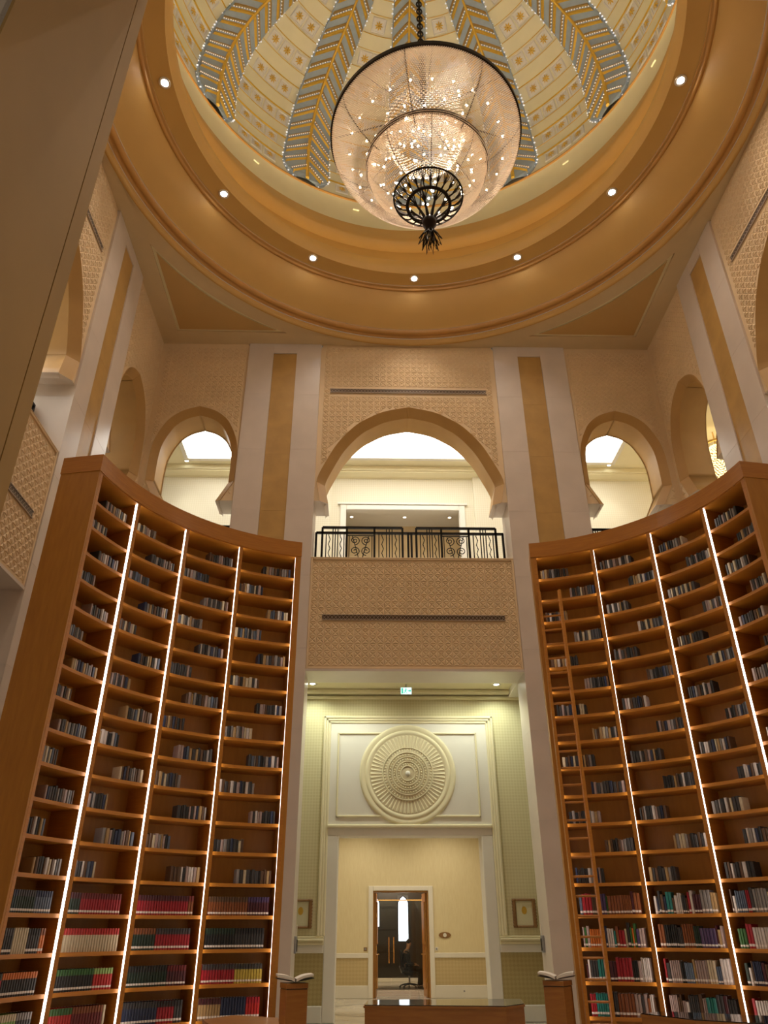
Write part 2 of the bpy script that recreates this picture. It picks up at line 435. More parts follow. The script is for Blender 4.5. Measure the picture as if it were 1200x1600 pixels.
# ------------------------------------------------------------------ gallery and rooms behind the walls
GB, GC = 10.53, 13.95      # back wall of the gallery (local y) and its ceiling
def build_gallery(wl, full):
    ex = GB if full else W + T
    MB().box(-ex, ex, W + .2, GB, ZB - .15, ZB - .01).build('gallery_floor', M_white, wl)
    MB().box(-ex, ex, W + T + .001, GB + .2, GC, GC + .2).build('gallery_ceiling', M_cream, wl)
    MB().box(-GB, -1.87, GB, GB + .15, ZB, GC).build('gallery_wall', M_gallery, wl)
    MB().box(1.87, GB, GB, GB + .15, ZB, GC).build('gallery_wall', M_gallery, wl)
    MB().box(-1.87, 1.87, GB, GB + .15, 12.79, GC).build('gallery_wall', M_gallery, wl)
    mb = MB(); mb.bbox(-1.88, -1.70, GB - .05, GB + .16, ZB, 12.79, .02); mb.bbox(1.70, 1.88, GB - .05, GB + .16, ZB, 12.79, .02); mb.bbox(-1.70, 1.70, GB - .05, GB + .16, 12.61, 12.79, .02)
    mb.box(-1.95, 1.95, GB - .08, GB, 12.79, 12.84)
    mb.build('doorway_frame', M_white, wl)
    MB().box(-2.6, 2.6, GB + 1.35, GB + 1.45, ZB, 12.95).build('inner_wall', M_plaster, wl)
    MB().box(-2.6, 2.6, GB + .15, GB + 1.45, 12.80, 12.95).build('inner_ceiling', M_white, wl)
    for x in (-2.6, 2.5): MB().box(x, x + .1, GB + .15, GB + 1.35, ZB, 12.8).build('inner_wall', M_plaster, wl)
    for s in (-1, 1):
        a, b = (2.16, 3.4) if s > 0 else (-3.4, -2.16)
        MB().box(a, b, GB - .12, GB, ZB, GC - .15).build('gallery_pier', M_gallery, wl)
    for z0, z1, y in ((GC - .16, GC, GB - .42), (GC - .20, GC - .16, GB - .36), (13.73, 13.76, GB - .05)):
        MB().bbox(-ex, ex, y, GB, z0, z1, .01).build('gallery_cornice', M_cream, wl)
build_gallery(wall_back, True)
build_gallery(wall_left, False)
build_gallery(wall_right, False)

def luminous_panel(x0, x1, y0, y1, label, rz=0):
    t = thing('ceiling_light_panel', label, 'ceiling light', (0, YC, 0), rz, 'luminous gallery ceiling panels')
    mb = MB()
    for a, b, c, d in ((x0 - .12, x1 + .12, y0 - .12, y0), (x0 - .12, x1 + .12, y1, y1 + .12), (x0 - .12, x0, y0, y1), (x1, x1 + .12, y0, y1)):
        mb.box(a, b, c, d, GC - .07, GC - .001)
    mb.build('frame', M_white, t)
    MB().box(x0, x1, y0, y1, GC - .03, GC - .002).build('diffuser', M_panel, t)
luminous_panel(-2.3, 2.3, 7.7, 9.60, 'wide glowing ceiling panel seen through the large central arch')
luminous_panel(-6.42, -4.0, 7.7, 9.72, 'glowing ceiling panel through the small arch above the left bookcase')
luminous_panel(4.0, 6.30, 7.7, 9.72, 'glowing ceiling panel through the small arch above the right bookcase')
luminous_panel(-2.3, 2.3, 7.7, 9.60, 'glowing ceiling panel behind the large arch of the left wall', pi / 2)
luminous_panel(-2.3, 2.3, 7.7, 9.60, 'glowing ceiling panel behind the large arch of the right wall', -pi / 2)
luminous_panel(4.0, 6.4, 7.7, 9.60, 'glowing ceiling panel by the small arch in the right wall', -pi / 2)
luminous_panel(-6.4, -4.0, 7.7, 9.60, 'glowing ceiling panel by the small arch in the left wall', pi / 2)

def downlight(x, y, z, label, group, face, power, color, ang=130, r=.07, rot=(0, 0, 0)):
    t = thing('downlight', label, 'downlight', (x, y, z), 0, group)
    MB().lathe([(r * .75, -.004), (r, -.012), (r * 1.25, -.008), (r * 1.25, .0)], 20).build('trim_ring', M_spotring, t, True)
    MB().lathe([(.0005, -.003), (r * .75, -.003), (r * .75, 0)], 20).build('lamp_face', face, t)
    lamp('SPOT', 'lamp_light', t, (0, 0, -.03), power, color, .06, radians(ang), .7, rot)
    return t
for x, lb in ((-6.52, 'small recessed downlight in the gallery ceiling behind the left small arch'), (6.30, 'small recessed downlight in the gallery ceiling behind the right small arch')):
    downlight(x, 18.92, GC, lb, 'gallery downlights', M_down, 45, (1, .95, .8), 75)
for x, lb in ((-1.55, 'first'), (.1, 'middle'), (1.5, 'last')):
    downlight(x, D + GB - W + .75, 12.80, lb + ' of three tiny ceiling lamps beyond the balcony doorway', 'doorway downlights', M_warmdown, 6, (1, .85, .6), 150)

# ------------------------------------------------------------------ ceiling, ring and dome
ceiling = thing('ceiling', kind='structure', loc=(0, YC, 0))
RC = 6.60
# four corner pieces with a sunk tan panel
def corner_piece():
    n = 24
    def arc(r, a0, a1): return [(r * sin(a0 + (a1 - a0) * i / n), r * cos(a0 + (a1 - a0) * i / n)) for i in range(n + 1)]
    X = W + .06
    outer = arc(RC, 0, pi / 2)
    # outer boundary points matched to the arc: along y=X to the corner and down x=X
    far = [(X * i / (n / 2), X) for i in range(n // 2 + 1)] + [(X, X - X * i / (n / 2)) for i in range(1, n // 2 + 1)]
    # inner panel: arc part and wall part
    ri, wi = RC + .42, X - .48
    a_lim = math.acos(wi / ri)
    iarc = [(ri * sin(a_lim + (pi / 2 - 2 * a_lim) * i / n), ri * cos(a_lim + (pi / 2 - 2 * a_lim) * i / n)) for i in range(n + 1)]
    p0, p1 = iarc[0], iarc[-1]
    ifar = [(p0[0] + (wi - p0[0]) * i / (n / 2), wi) for i in range(n // 2 + 1)] + [(wi, wi + (p1[1] - wi) * i / (n / 2)) for i in range(1, n // 2 + 1)]
    mb = MB(); z = H
    def band(A, B, za, zb, m=0):
        k = len(A); mb.add([(x, y, za) for x, y in A] + [(x, y, zb) for x, y in B], [(i, i + 1, k + i + 1, k + i) for i in range(k - 1)], m)
    band(outer, iarc, z, z); band(ifar, far, z, z)
    mb.add([(*outer[0], z), (*iarc[0], z), (*far[0], z)], [(0, 1, 2)]); mb.add([(*outer[-1], z), (*iarc[-1], z), (*far[-1], z)], [(0, 2, 1)])
    band(iarc, iarc, z, z + .05); band(ifar, ifar, z, z + .05)
    frame = mb.mesh('corner_soffit', M_plaster)
    mb = MB()
    def sh(A, q): return [(x + (q * (5.55 - x)), y + q * (5.55 - y)) for x, y in A]
    band(iarc, sh(iarc, .12), z + .05, z + .05); band(sh(ifar, .12), ifar, z + .05, z + .05); band(sh(iarc, .12), sh(iarc, .12), z + .05, z + .02); band(sh(ifar, .12), sh(ifar, .12), z + .05, z + .02)
    mould = mb.mesh('corner_moulding', M_cream)
    mb = MB(); band(sh(iarc, .12), sh(ifar, .12), z + .02, z + .02)
    pan = mb.mesh('corner_panel', M_cpanel)
    return frame, mould, pan
fr, mo, pa = corner_piece()
for k in range(4):
    a = -k * pi / 2
    inst('corner_soffit', fr, ceiling, rot=(0, 0, a)); inst('corner_moulding', mo, ceiling, rot=(0, 0, a)); inst('corner_panel', pa, ceiling, rot=(0, 0, a))
def ring(name, prof, m, smooth=True): return MB().lathe(prof, 144).build(name, m, ceiling, smooth)
def hz(z): return 1.6 + (z - 1.6) * .78
ring('ring_moulding', [(6.60, 15.60), (6.58, 15.58), (6.54, 15.60), (6.52, 15.66), (6.50, 15.74)], M_tanp)
ring('ring_bead', [(6.50, 15.76), (6.455, 15.79), (6.44, 15.83), (6.41, 15.80), (6.36, 15.80), (6.32, 15.85), (6.31, 15.90)], M_tanp2)
ring('ring_fascia', [(6.30, 15.90), (6.24, 15.98), (6.02, 16.20), (5.82, 16.46), (5.68, 16.70)], M_tanp)
ring('ring_fillet', [(5.68, 16.70), (5.64, 16.68), (5.61, 16.70), (5.60, 16.76), (5.57, 16.74), (5.55, 16.78)], M_tanp2)
ring('lamp_trough', [(5.55, 16.79), (5.35, 16.81), (5.13, 16.79)], M_tanp)
ring('inner_lip', [(5.13, 16.79), (5.11, 16.85), (5.06, 16.90), (5.03, 17.02), (5.02, 17.14), (5.06, 17.20), (5.30, 17.22)], M_tanp)
ring('cove_floor', [(5.30, 17.22), (5.75, 17.24)], M_cream)
ring('cove_wall', [(5.75, 17.24), (5.76, 18.30)], M_tanp)
ring('upper_cornice', [(5.76, 18.30), (5.45, 18.36), (5.46, 18.50), (5.72, 18.95), (5.82, 19.28)], M_tanp)
ring('drum', [(5.82, 19.28), (6.05, 19.30), (6.14, 20.65)], M_cream)
ring('dome_edge', [(6.14, 20.65), (6.10, 20.68), (6.12, 20.74), (6.20, 20.74)], M_tanp2)
ring('cove_strip', [(5.66, 17.27), (5.70, 17.27), (5.70, 17.30), (5.66, 17.30), (5.66, 17.27)], mat('cove_led', (1, .9, .7), .5, emit=(1, .84, .58), estr=E_COVE), False)
ring('drum_strip', [(5.88, 19.315), (5.94, 19.315), (5.94, 19.345), (5.88, 19.345), (5.88, 19.315)], mat('drum_led', (1, .9, .7), .5, emit=(1, .90, .70), estr=20.0), False)
# light shelf brackets on the drum
for k in range(12):
    a = radians(16 + 30 * k); o = MB().box(-.09, .09, -.03, .02, -.025, .025).build('drum_bracket', M_cream, ceiling)
    o.location = (6.105 * sin(a), 6.105 * cos(a), 20.28); o.rotation_euler = (0, 0, -a)

DP = [(6.20, 20.70), (6.28, 21.6), (6.27, 22.3), (6.15, 23.1), (5.86, 23.85), (5.40, 24.40), (4.90, 24.78), (4.30, 25.08), (3.60, 25.38), (2.80, 25.72), (1.8, 26.05), (.9, 26.25), (.02, 26.3)]
DPS = catmull(DP, 8)
MB().lathe(DPS, 144).build('dome_shell', M_dome, ceiling, True)
ARC = [0]
for i in range(1, len(DPS)): ARC.append(ARC[-1] + hypot(DPS[i][0] - DPS[i - 1][0], DPS[i][1] - DPS[i - 1][1]))
def dome(s):
    s = max(0, min(s, ARC[-1] - .01)); i = 0
    while ARC[i + 1] < s: i += 1
    t = (s - ARC[i]) / (ARC[i + 1] - ARC[i]); a, b = DPS[i], DPS[i + 1]
    r, z = a[0] + (b[0] - a[0]) * t, a[1] + (b[1] - a[1]) * t
    tr, tz = b[0] - a[0], b[1] - a[1]; l = hypot(tr, tz)
    return r, z, tr / l, tz / l
def dsurf(s, wd, h, az=0.0):
    r, z, tr, tz = dome(s)
    # inward normal: (-tz, tr)
    r2_, z2 = r - tz * h, z + tr * h
    a = az + wd / max(r, .4)
    return (r2_ * sin(a), r2_ * cos(a), z2)
OFF = radians(1.2); SEG = radians(30)
def leaf_w(s):
    if s < .75: return .74 * sqrt(max(0, 1 - ((.75 - s) / .75) ** 2))
    return max(.10, .74 - .048 * (s - .75))
# tile rows
tile_me = None
mb = MB(); q = .21
mb.add([(-q, 0, -q), (q, 0, -q), (q, 0, q), (-q, 0, q), (-q + .02, -.03, -q + .02), (q - .02, -.03, -q + .02), (q - .02, -.03, q - .02), (-q + .02, -.03, q - .02),
        (-q + .05, -.03, -q + .045), (q - .045, -.03, -q + .045), (q - .045, -.03, q - .045), (-q + .05, -.03, q - .045), (-q + .055, -.012, -q + .055), (q - .055, -.012, -q + .055), (q - .055, -.012, q - .055), (-q + .055, -.012, q - .055)],
       [(0, 1, 5, 4), (1, 2, 6, 5), (2, 3, 7, 6), (3, 0, 4, 7), (4, 5, 9, 8), (5, 6, 10, 9), (6, 7, 11, 10), (7, 4, 8, 11), (8, 9, 13, 12), (9, 10, 14, 13), (10, 11, 15, 14), (11, 8, 12, 15), (12, 13, 14, 15)])
tile_me = mb.mesh('rosette_tile', M_tile)
mb = MB()
for k in range(8):
    a = k * pi / 4; R_ = .135; p = lambda r, aa, d: (r * sin(aa), d, r * cos(aa))
    mb.add([p(0, 0, -.05), p(.075, a - .30, -.036), p(R_, a, -.018), p(.075, a + .30, -.036)], [(0, 1, 2), (0, 2, 3)])
mb.octa((0, -.05, 0), .035)
ros_me = mb.mesh('gold_rosette', M_gold)
ROWS = [.50 + .93 * i for i in range(9)]
rest = MB(); ros_rest = MB()
for sg in range(12):
    ac = OFF + SEG * (sg + .5)
    front = cos(ac) > -.05
    for ri, s in enumerate(ROWS):
        r, z, tr, tz = dome(s)
        half = r * SEG / 2 - leaf_w(s) - .05
        n = int(2 * half / .45)
        tilt = atan2(-tr, tz)
        for k in range(n):
            wd = (k - (n - 1) / 2) * .45
            a = ac + wd / r
            M = Matrix.Translation((r * sin(a), r * cos(a), z)) @ Matrix.Rotation(-a, 4, 'Z') @ Matrix.Rotation(tilt, 4, 'X')
            if front and s < 7.5:
                o = bpy.data.objects.new('rosette_tile', tile_me); COL.objects.link(o); o.parent = ceiling; o.matrix_basis = M
                c = bpy.data.objects.new('gold_rosette', ros_me); COL.objects.link(c); c.parent = o
            else:
                rest.add([tuple(M @ v.co) for v in tile_me.vertices], [tuple(p.vertices) for p in tile_me.polygons], 0)
                rest.add([tuple(M @ v.co) for v in ros_me.vertices], [tuple(p.vertices) for p in ros_me.polygons], 1)
rest.build('rosette_tiles_beyond', [M_tile, M_gold], ceiling, stuff=True)
# plain bands between the tile rows, with gilded edges
for ri, s in enumerate(ROWS[:-1]):
    s0, s1 = s + .25, s + .68
    mb = MB(); r = dome((s0 + s1) / 2)[0]; half = r * SEG / 2 - leaf_w((s0 + s1) / 2) - .02
    if half < .2: continue
    nn = 8
    for a, b, hgt, m in ((s0, s1, .03, 0), (s0, s0 + .022, .042, 1), (s1 - .022, s1, .042, 1)):
        pts = []
        for k in range(nn + 1):
            wd = -half + 2 * half * k / nn
            pts += [dsurf(a, wd, 0), dsurf(a + .004, wd, hgt), dsurf(b - .004, wd, hgt), dsurf(b, wd, 0)]
        fs = [(4 * k + j, 4 * k + j + 1, 4 * k + 5 + j, 4 * k + 4 + j) for k in range(nn) for j in range(3)]
        mb.add(pts, fs, m)
    me = mb.mesh('plain_band', [M_domeband, M_gold])
    for sg in range(12): inst('plain_band', me, ceiling, rot=(0, 0, -(OFF + SEG * (sg + .5))))
# feather leaves
SL = 8.6
mb = MB(); ns = 40; pts = []
for i in range(ns + 1):
    s = .06 + (SL - .06) * i / ns; lw = leaf_w(s) + .02
    pts += [dsurf(s, -lw, .0), dsurf(s, -lw, .10), dsurf(s, 0, .17), dsurf(s, lw, .10), dsurf(s, lw, 0)]
mb.add(pts, [(5 * i + j, 5 * i + j + 1, 5 * i + 6 + j, 5 * i + 5 + j) for i in range(ns) for j in range(4)])
leaf_me = mb.mesh('leaf_rib', M_blue)
mb = MB(); mb.tube([dsurf(.1 + (SL - .1) * i / 30, 0, .19) for i in range(31)], [.055 - .03 * i / 30 for i in range(31)], 6)
stem_me = mb.mesh('stem', M_gold)
mb = MB()
rk = random.Random(21)
for i in range(64):
    s = .1 + i * .12
    for sgn in (-1, 1):
        if rk.random() < .7: mb.octa(dsurf(s, sgn * (leaf_w(s) + .045), .06), rk.uniform(.012, .034), 0)
spark_me = mb.mesh('edge_glints', M_sparkle)  # leaf edge beads glow in place of reflected glints
chev = []
s = .62
while s < 8.4:
    mb = MB()
    for sgn in (-1, 1):
        lw0 = leaf_w(max(s - .4, .12)); n = 7; drop = .18 + .42 * (lw0 / .74)
        def rib(ds, bw, rise, m, n=n):
            pts = []
            for k in range(n + 1):
                t = k / n; ss = max(.08, s + ds - drop * t ** 1.1); wmax = leaf_w(ss)
                wd = sgn * min(.02 + (lw0 - .02) * t, wmax); hh = .175 - .07 * abs(wd) / .74
                pts += [dsurf(max(.07, ss - bw / 2), wd, hh), dsurf(ss, wd, hh + rise), dsurf(ss + bw / 2, wd, hh)]
            mb.add(pts, [(3 * k + j, 3 * k + j + 1, 3 * k + 4 + j, 3 * k + 3 + j) for k in range(n) for j in range(2)], m)
        rib(0, .13, .05, 0); rib(.17, .10, .035, 2)
        nb = max(3, int(lw0 / .062))
        for k in range(nb):
            t = (k + .7) / nb; ss = max(.1, s + .105 - drop * t ** 1.1); wd = sgn * min(.02 + (lw0 - .02) * t, leaf_w(ss))
            mb.octa(dsurf(ss, wd, .225 - .07 * abs(wd) / .74), .024, 1)
    chev.append(mb.mesh('barb_pair', [M_gold, M_silver, M_bronzeg])); s += .50
for k in range(12):
    a = OFF + SEG * k
    lf = inst('leaf_rib', leaf_me, ceiling, rot=(0, 0, -a)); inst('stem', stem_me, lf); inst('edge_glints', spark_me, lf)['kind'] = 'stuff'
    if cos(a) > -.1:
        for c in chev: inst('barb_pair', c, lf)

# spot lamps in the trough
ORD = {0: 'directly above the central arch', 1: 'first right of the axis', 2: 'second right of the axis', 3: 'third right of the axis', 11: 'first left of the axis', 10: 'second left of the axis', 9: 'third left of the axis'}
for k in range(12):
    a = radians(1.5 + 30 * k)
    lb = ORD.get(k)
    t = thing('ring_spotlight', ('bright spotlight in the dome ring, ' + lb) if lb else 'round spotlight in the dome ring over the entrance side, ' + ['', '', '', '', 'beside the right wall', 'near the right corner', 'above the entrance axis', 'near the left corner', 'beside the left wall'][k], 'spotlight', (5.30 * sin(a), YC + 5.30 * cos(a), 16.80), 0, 'spotlights of the dome ring')
    MB().lathe([(.075, -.012), (.10, -.025), (.125, -.015), (.125, .01)], 20).build('bezel', M_spotring, t, True)
    MB().lathe([(.0005, -.008), (.075, -.008), (.075, .005)], 20).build('lamp_face', M_spot, t)
    lamp('SPOT', 'lamp_light', t, (0, 0, -.05), P_RING, (1, .84, .68), .10, radians(98), .9)

# ------------------------------------------------------------------ chandelier
ch = thing('chandelier', 'huge tiered crystal bead chandelier with dark bronze crown hanging from the dome', 'chandelier', (0, YC, 0))
ZR, Z2 = 14.86, 14.02
def cring(name, r, z, t, hgt, m=None): return MB().lathe([(r - t, z - hgt / 2), (r + t, z - hgt / 2), (r + t, z + hgt / 2), (r - t, z + hgt / 2), (r - t, z - hgt / 2)], 96).build(name, m or M_bronze, ch)
cring('rim_ring', 1.80, ZR, .03, .09)
cring('lower_ring', 1.115, Z2 + .02, .028, .08)
TOPZ = 26.0
mb = MB(); mb.tube([(0, 0, 15.6), (0, 0, TOPZ)], .022, 8)
zz = 15.7; k = 0
while zz < 24:
    pts = []
    for j in range(10):
        t = 2 * pi * j / 10; e = (.055 * cos(t), .105 * sin(t))
        pts.append((e[0] if k % 2 else 0, 0 if k % 2 else e[0], zz + e[1]))
    mb.tube(pts, .02, 5, closed=True); zz += .15; k += 1
mb.build('chain', M_bronze, ch)
prof1 = catmull([(1.79, 14.82), (1.74, 14.55), (1.60, 14.30), (1.42, 14.08), (1.22, 13.90), (1.02, 13.80)], 8)
prof2 = catmull([(1.10, 13.98), (1.06, 13.80), (.96, 13.60), (.80, 13.40), (.63, 13.24)], 8)
prof3 = catmull([(.78, 15.35), (.74, 14.9), (.60, 14.55), (.42, 14.35)], 6)
def net(name, prof, nstr, step, r):
    L = [0]
    for i in range(1, len(prof)): L.append(L[-1] + hypot(prof[i][0] - prof[i - 1][0], prof[i][1] - prof[i - 1][1]))
    mb = MB(); n = int(L[-1] / step)
    for k in range(n):
        s = k * step; i = 0
        while i < len(L) - 2 and L[i + 1] < s: i += 1
        t = (s - L[i]) / (L[i + 1] - L[i]); rr = prof[i][0] + (prof[i + 1][0] - prof[i][0]) * t; z = prof[i][1] + (prof[i + 1][1] - prof[i][1]) * t
        f = max(.55, rr / prof[0][0])
        for j in range(nstr):
            a = 2 * pi * (j + .5 * (k % 2)) / nstr
            mb.octa((rr * sin(a), rr * cos(a), z), r * f, 0, r)
    mb.build(name, M_bead, ch, stuff=True)
net('bead_net', prof1, 290, .032, .0205)
net('bead_net', prof2, 190, .032, .0200)
net('bead_net', prof3, 60, .050, .018)
# dark ribs carrying the nets
for k in range(8):
    a = 2 * pi * (k + .35) / 8
    MB().tube([((r + .0) * sin(a), r * cos(a), z + .012) for r, z in prof1[::4]], .010, 5).build('net_rib', M_bronze, ch)
for k in range(8):
    a = 2 * pi * k / 8
    MB().tube([(r * sin(a), r * cos(a), z + .012) for r, z in prof2[::4]], .008, 5).build('net_rib', M_bronze, ch)
    MB().tube([(0, 0, 15.7), (1.79 * sin(a), 1.79 * cos(a), 14.86)], .014, 5).build('hanger', M_bronze, ch)
bulb_me = MB().sphere((0, 0, 0), .022, 8, 6).mesh('bulb', M_bulb, True)
rb = random.Random(3)
for k in range(130):
    if k < 24: a = 2 * pi * k / 24; r, z = 1.45, 14.40 + .06 * (k % 2)
    elif k < 42: a = 2 * pi * k / 18 + .1; r, z = 1.05, 14.32 + .1 * (k % 3)
    elif k < 60: a = 2 * pi * k / 18; r, z = .82, 13.72 + .1 * (k % 2)
    else: a = rb.uniform(0, 2 * pi); r, z = rb.uniform(.2, 1.3), rb.uniform(13.75, 14.7)
    inst('bulb', bulb_me, ch, (r * sin(a), r * cos(a), z + rb.uniform(-.04, .04)))
lamp('POINT', 'core_light', ch, (0, 0, 14.35), P_CHAND, (1, .88, .74), .35)
lamp('POINT', 'upper_light', ch, (0, 0, 15.3), P_CHAND * 1.2, (1, .90, .76), .35)
# bronze crown
cring('crown_ring', .625, 13.20, .014, .02)
MB().lathe([(.355, 12.98), (.40, 12.96), (.415, 13.0), (.36, 13.03), (.355, 12.98)], 64).build('crown_band', M_bronze, ch, True)
for k in range(24):
    a = 2 * pi * k / 24; mb = MB()
    def pp(r, z, da=0.0): return (r * sin(a + da), r * cos(a + da), z)
    mb.tube([pp(.40, 12.99), pp(.48, 13.02), pp(.56, 13.10), pp(.625, 13.20)], [.018, .014, .012, .010], 5)
    for da in (-.11, -.055, .055, .11): mb.tube([pp(.47, 13.02, da * .1), pp(.55, 13.08, da * .6), pp(.62, 13.19, da)], .006, 4)
    mb.build('palmette', M_bronze, ch)
for k in range(8):
    a = 2 * pi * (k + .5) / 8; mb = MB()
    def pp(r, z, da=0.0): return (r * sin(a + da), r * cos(a + da), z)
    mb.tube([pp(.08, 12.62), pp(.16, 12.76), pp(.27, 12.90), pp(.37, 12.99)], [.034, .024, .018, .014], 6)
    for da in (-.30, -.16, .16, .30): mb.tube([pp(.22, 12.84), pp(.30, 12.92, da * .6), pp(.37, 12.99, da)], .009, 4)
    mb.build('branch', M_bronze, ch)
MB().lathe([(.001, 12.68), (.09, 12.66), (.125, 12.58), (.12, 12.48), (.07, 12.40), (.06, 12.32), (.001, 12.30)], 24).build('hub', M_bronze, ch, True)
for tier, (r0, z0, r1, z1, n) in enumerate(((.06, 12.36, .21, 12.06, 10), (.04, 12.30, .15, 11.90, 8))):
    for k in range(n):
        a = 2 * pi * (k + .5 * tier) / n; mb = MB()
        def pp(r, z, da=0.0): return (r * sin(a + da), r * cos(a + da), z)
        mb.tube([pp(r0, z0), pp((r0 + r1) / 2, (z0 + z1) / 2, -.30), pp(r1, z1), pp((r0 + r1) / 2, (z0 + z1) / 2, .30)], .011, 4, closed=True)
        mb.build('finial_petal', M_bronze, ch)

# ------------------------------------------------------------------ bookcases
PITCH_S, ZTOP, CASE_TOP, DEPTH = .396, 7.306, 7.60, .60
def zk(k): return ZTOP - PITCH_S * k
CASES = {
    'left': dict(c=(-1.414, 8.379), r=3.523, sx=-1, a=[14.2, 30.4, 46.6, 62.9, 78.0]),
    'right': dict(c=(1.166, 8.567), r=3.289, sx=1, a=[12.9, 30.0, 47.3, 64.8, 80.4]),
}
def sector(mb, sx, r0, r1, a0, a1, z0, z1, n=8, m=0):
    vs = []
    for i in range(n + 1):
        a = radians(a0 + (a1 - a0) * i / n)
        for r, z in ((r0, z0), (r1, z0), (r1, z1), (r0, z1)): vs.append((sx * r * sin(a), r * cos(a), z))
    fs = [(0, 1, 2, 3), tuple(4 * n + j for j in (3, 2, 1, 0))]
    for i in range(n):
        for j in range(4):
            fs.append((4 * i + j, 4 * i + 4 + j, 4 * i + 4 + (j + 1) % 4, 4 * i + (j + 1) % 4))
    if sx > 0: fs = [tuple(reversed(f)) for f in fs]
    return mb.add(vs, fs, m)
def bookcase(side):
    c = CASES[side]; sx, r, A = c['sx'], c['r'], c['a']
    t = thing('bookcase', f'tall curved cherry wood bookcase with white light strips on the {side}', 'bookcase', (c['c'][0], c['c'][1], 0), 0, 'curved bookcases')
    HW = .022
    dg = lambda w_: math.degrees(w_ / r)
    for i in range(4):
        a0, a1 = A[i] + dg(HW), A[i + 1] - dg(HW)
        sector(MB(), sx, r + DEPTH - .06, r + DEPTH - .02, a0, a1, .1, CASE_TOP - .02).build('back_panel', M_woodd, t)
        me = sector(MB(), sx, r + .078, r + DEPTH - .06, a0, a1, -.036, 0).mesh('shelf', M_wood)
        nose = sector(MB(), sx, r + .062, r + .078, a0, a1, -.040, .004).mesh('shelf_edge', M_wood)
        for k in range(1, 19):
            o = inst('shelf', me, t, (0, 0, zk(k) + .012)); inst('shelf_edge', nose, o)
        sector(MB(), sx, r + .0, r + DEPTH - .06, a0, a1, ZTOP, ZTOP + .03).build('top_board', M_wood, t)
        sector(MB(), sx, r + .03, r + .06, a0, a1, 0, zk(18) - .03).build('plinth', M_wood, t)
        for aa, s in ((A[i], 1), (A[i + 1], -1)):
            w0 = aa + s * dg(HW); w1 = aa + s * dg(HW + .003)
            sector(MB(), sx, r + .010, r + .058, min(w0, w1), max(w0, w1), .16, ZTOP, 1).build('light_strip', M_led, t)
    for i in range(5):
        h_ = HW if i < 4 else .03
        lo, hi = (A[i] - dg(h_), A[i] + dg(h_))
        if i in (0, 4):
            if i == 0: lo -= dg(.05)
            else: hi += dg(.035)
        sector(MB(), sx, r, r + DEPTH, lo, hi, 0, ZTOP + .02, 1).build('end_panel' if i in (0, 4) else 'divider', M_woodd if i in (0, 4) else M_wood, t)
    for i in range(5): sector(MB(), sx, r - .002, r + .008, A[i] - dg(HW + .007), A[i] + dg(HW + .007), .0, ZTOP + .02, 1).build('divider_nosing', M_wood, t)
    lo, hi = A[0] - dg(.075), A[4] + dg(.07)
    sector(MB(), sx, r - .012, r + DEPTH + .01, lo, hi, ZTOP + .022, CASE_TOP, 32).build('fascia', M_wood, t)
    return t
cases = {s: bookcase(s) for s in ('left', 'right')}

# ladder leaning on the right bookcase
cr = CASES['right']
lad = thing('ladder', 'tall narrow wooden library ladder leaning on the right bookcase', 'ladder', (cr['c'][0], cr['c'][1], 0))
def lpt(a, z, dr=0.0):
    r = cr['r'] - .05 - .16 * (1 - z / 6.63) + dr; a = radians(a); return (r * sin(a), r * cos(a), z)
for a in (13.0, 19.0):
    mb = MB(); b = [lpt(a, 0), lpt(a, 6.64)]
    d = .022
    vs = []
    for p in b: vs += [(p[0] - d, p[1] - d * 1.6, p[2]), (p[0] + d, p[1] - d * 1.6, p[2]), (p[0] + d, p[1] + d * 1.6, p[2]), (p[0] - d, p[1] + d * 1.6, p[2])]
    mb.add(vs, [(0, 3, 2, 1), (4, 5, 6, 7), (0, 1, 5, 4), (1, 2, 6, 5), (2, 3, 7, 6), (3, 0, 4, 7)]); mb.build('side_rail', M_wood, lad)
for k in range(26):
    z = .28 + k * .246
    MB().tube([lpt(13.0, z), lpt(19.0, z)], .016, 6).build('rung', M_wood, lad)

# ------------------------------------------------------------------ books
PAL = {'black': (.016, .015, .015), 'charcoal': (.045, .043, .045), 'navy': (.022, .032, .075), 'slate blue': (.085, .115, .17), 'steel blue': (.15, .21, .30), 'brown': (.10, .052, .026), 'grey': (.24, .22, .21),
       'cream': (.56, .48, .33), 'off-white': (.60, .55, .52), 'pink grey': (.36, .27, .25), 'tan': (.38, .25, .11), 'crimson': (.33, .012, .022), 'red': (.46, .022, .020), 'dark red': (.14, .012, .012),
       'maroon': (.065, .012, .018), 'dark green': (.014, .032, .020), 'green': (.035, .13, .030), 'light green': (.27, .42, .13), 'orange': (.55, .15, .022), 'yellow': (.50, .38, .06), 'teal': (.02, .20, .18),
       'blue': (.03, .10, .26), 'purple': (.07, .04, .11), 'dark teal': (.018, .040, .045), 'rust': (.22, .065, .018)}
BM = {n: mat('cover_' + n.replace(' ', '_'), c, .45, var=.15, scale=30) for n, c in PAL.items()}
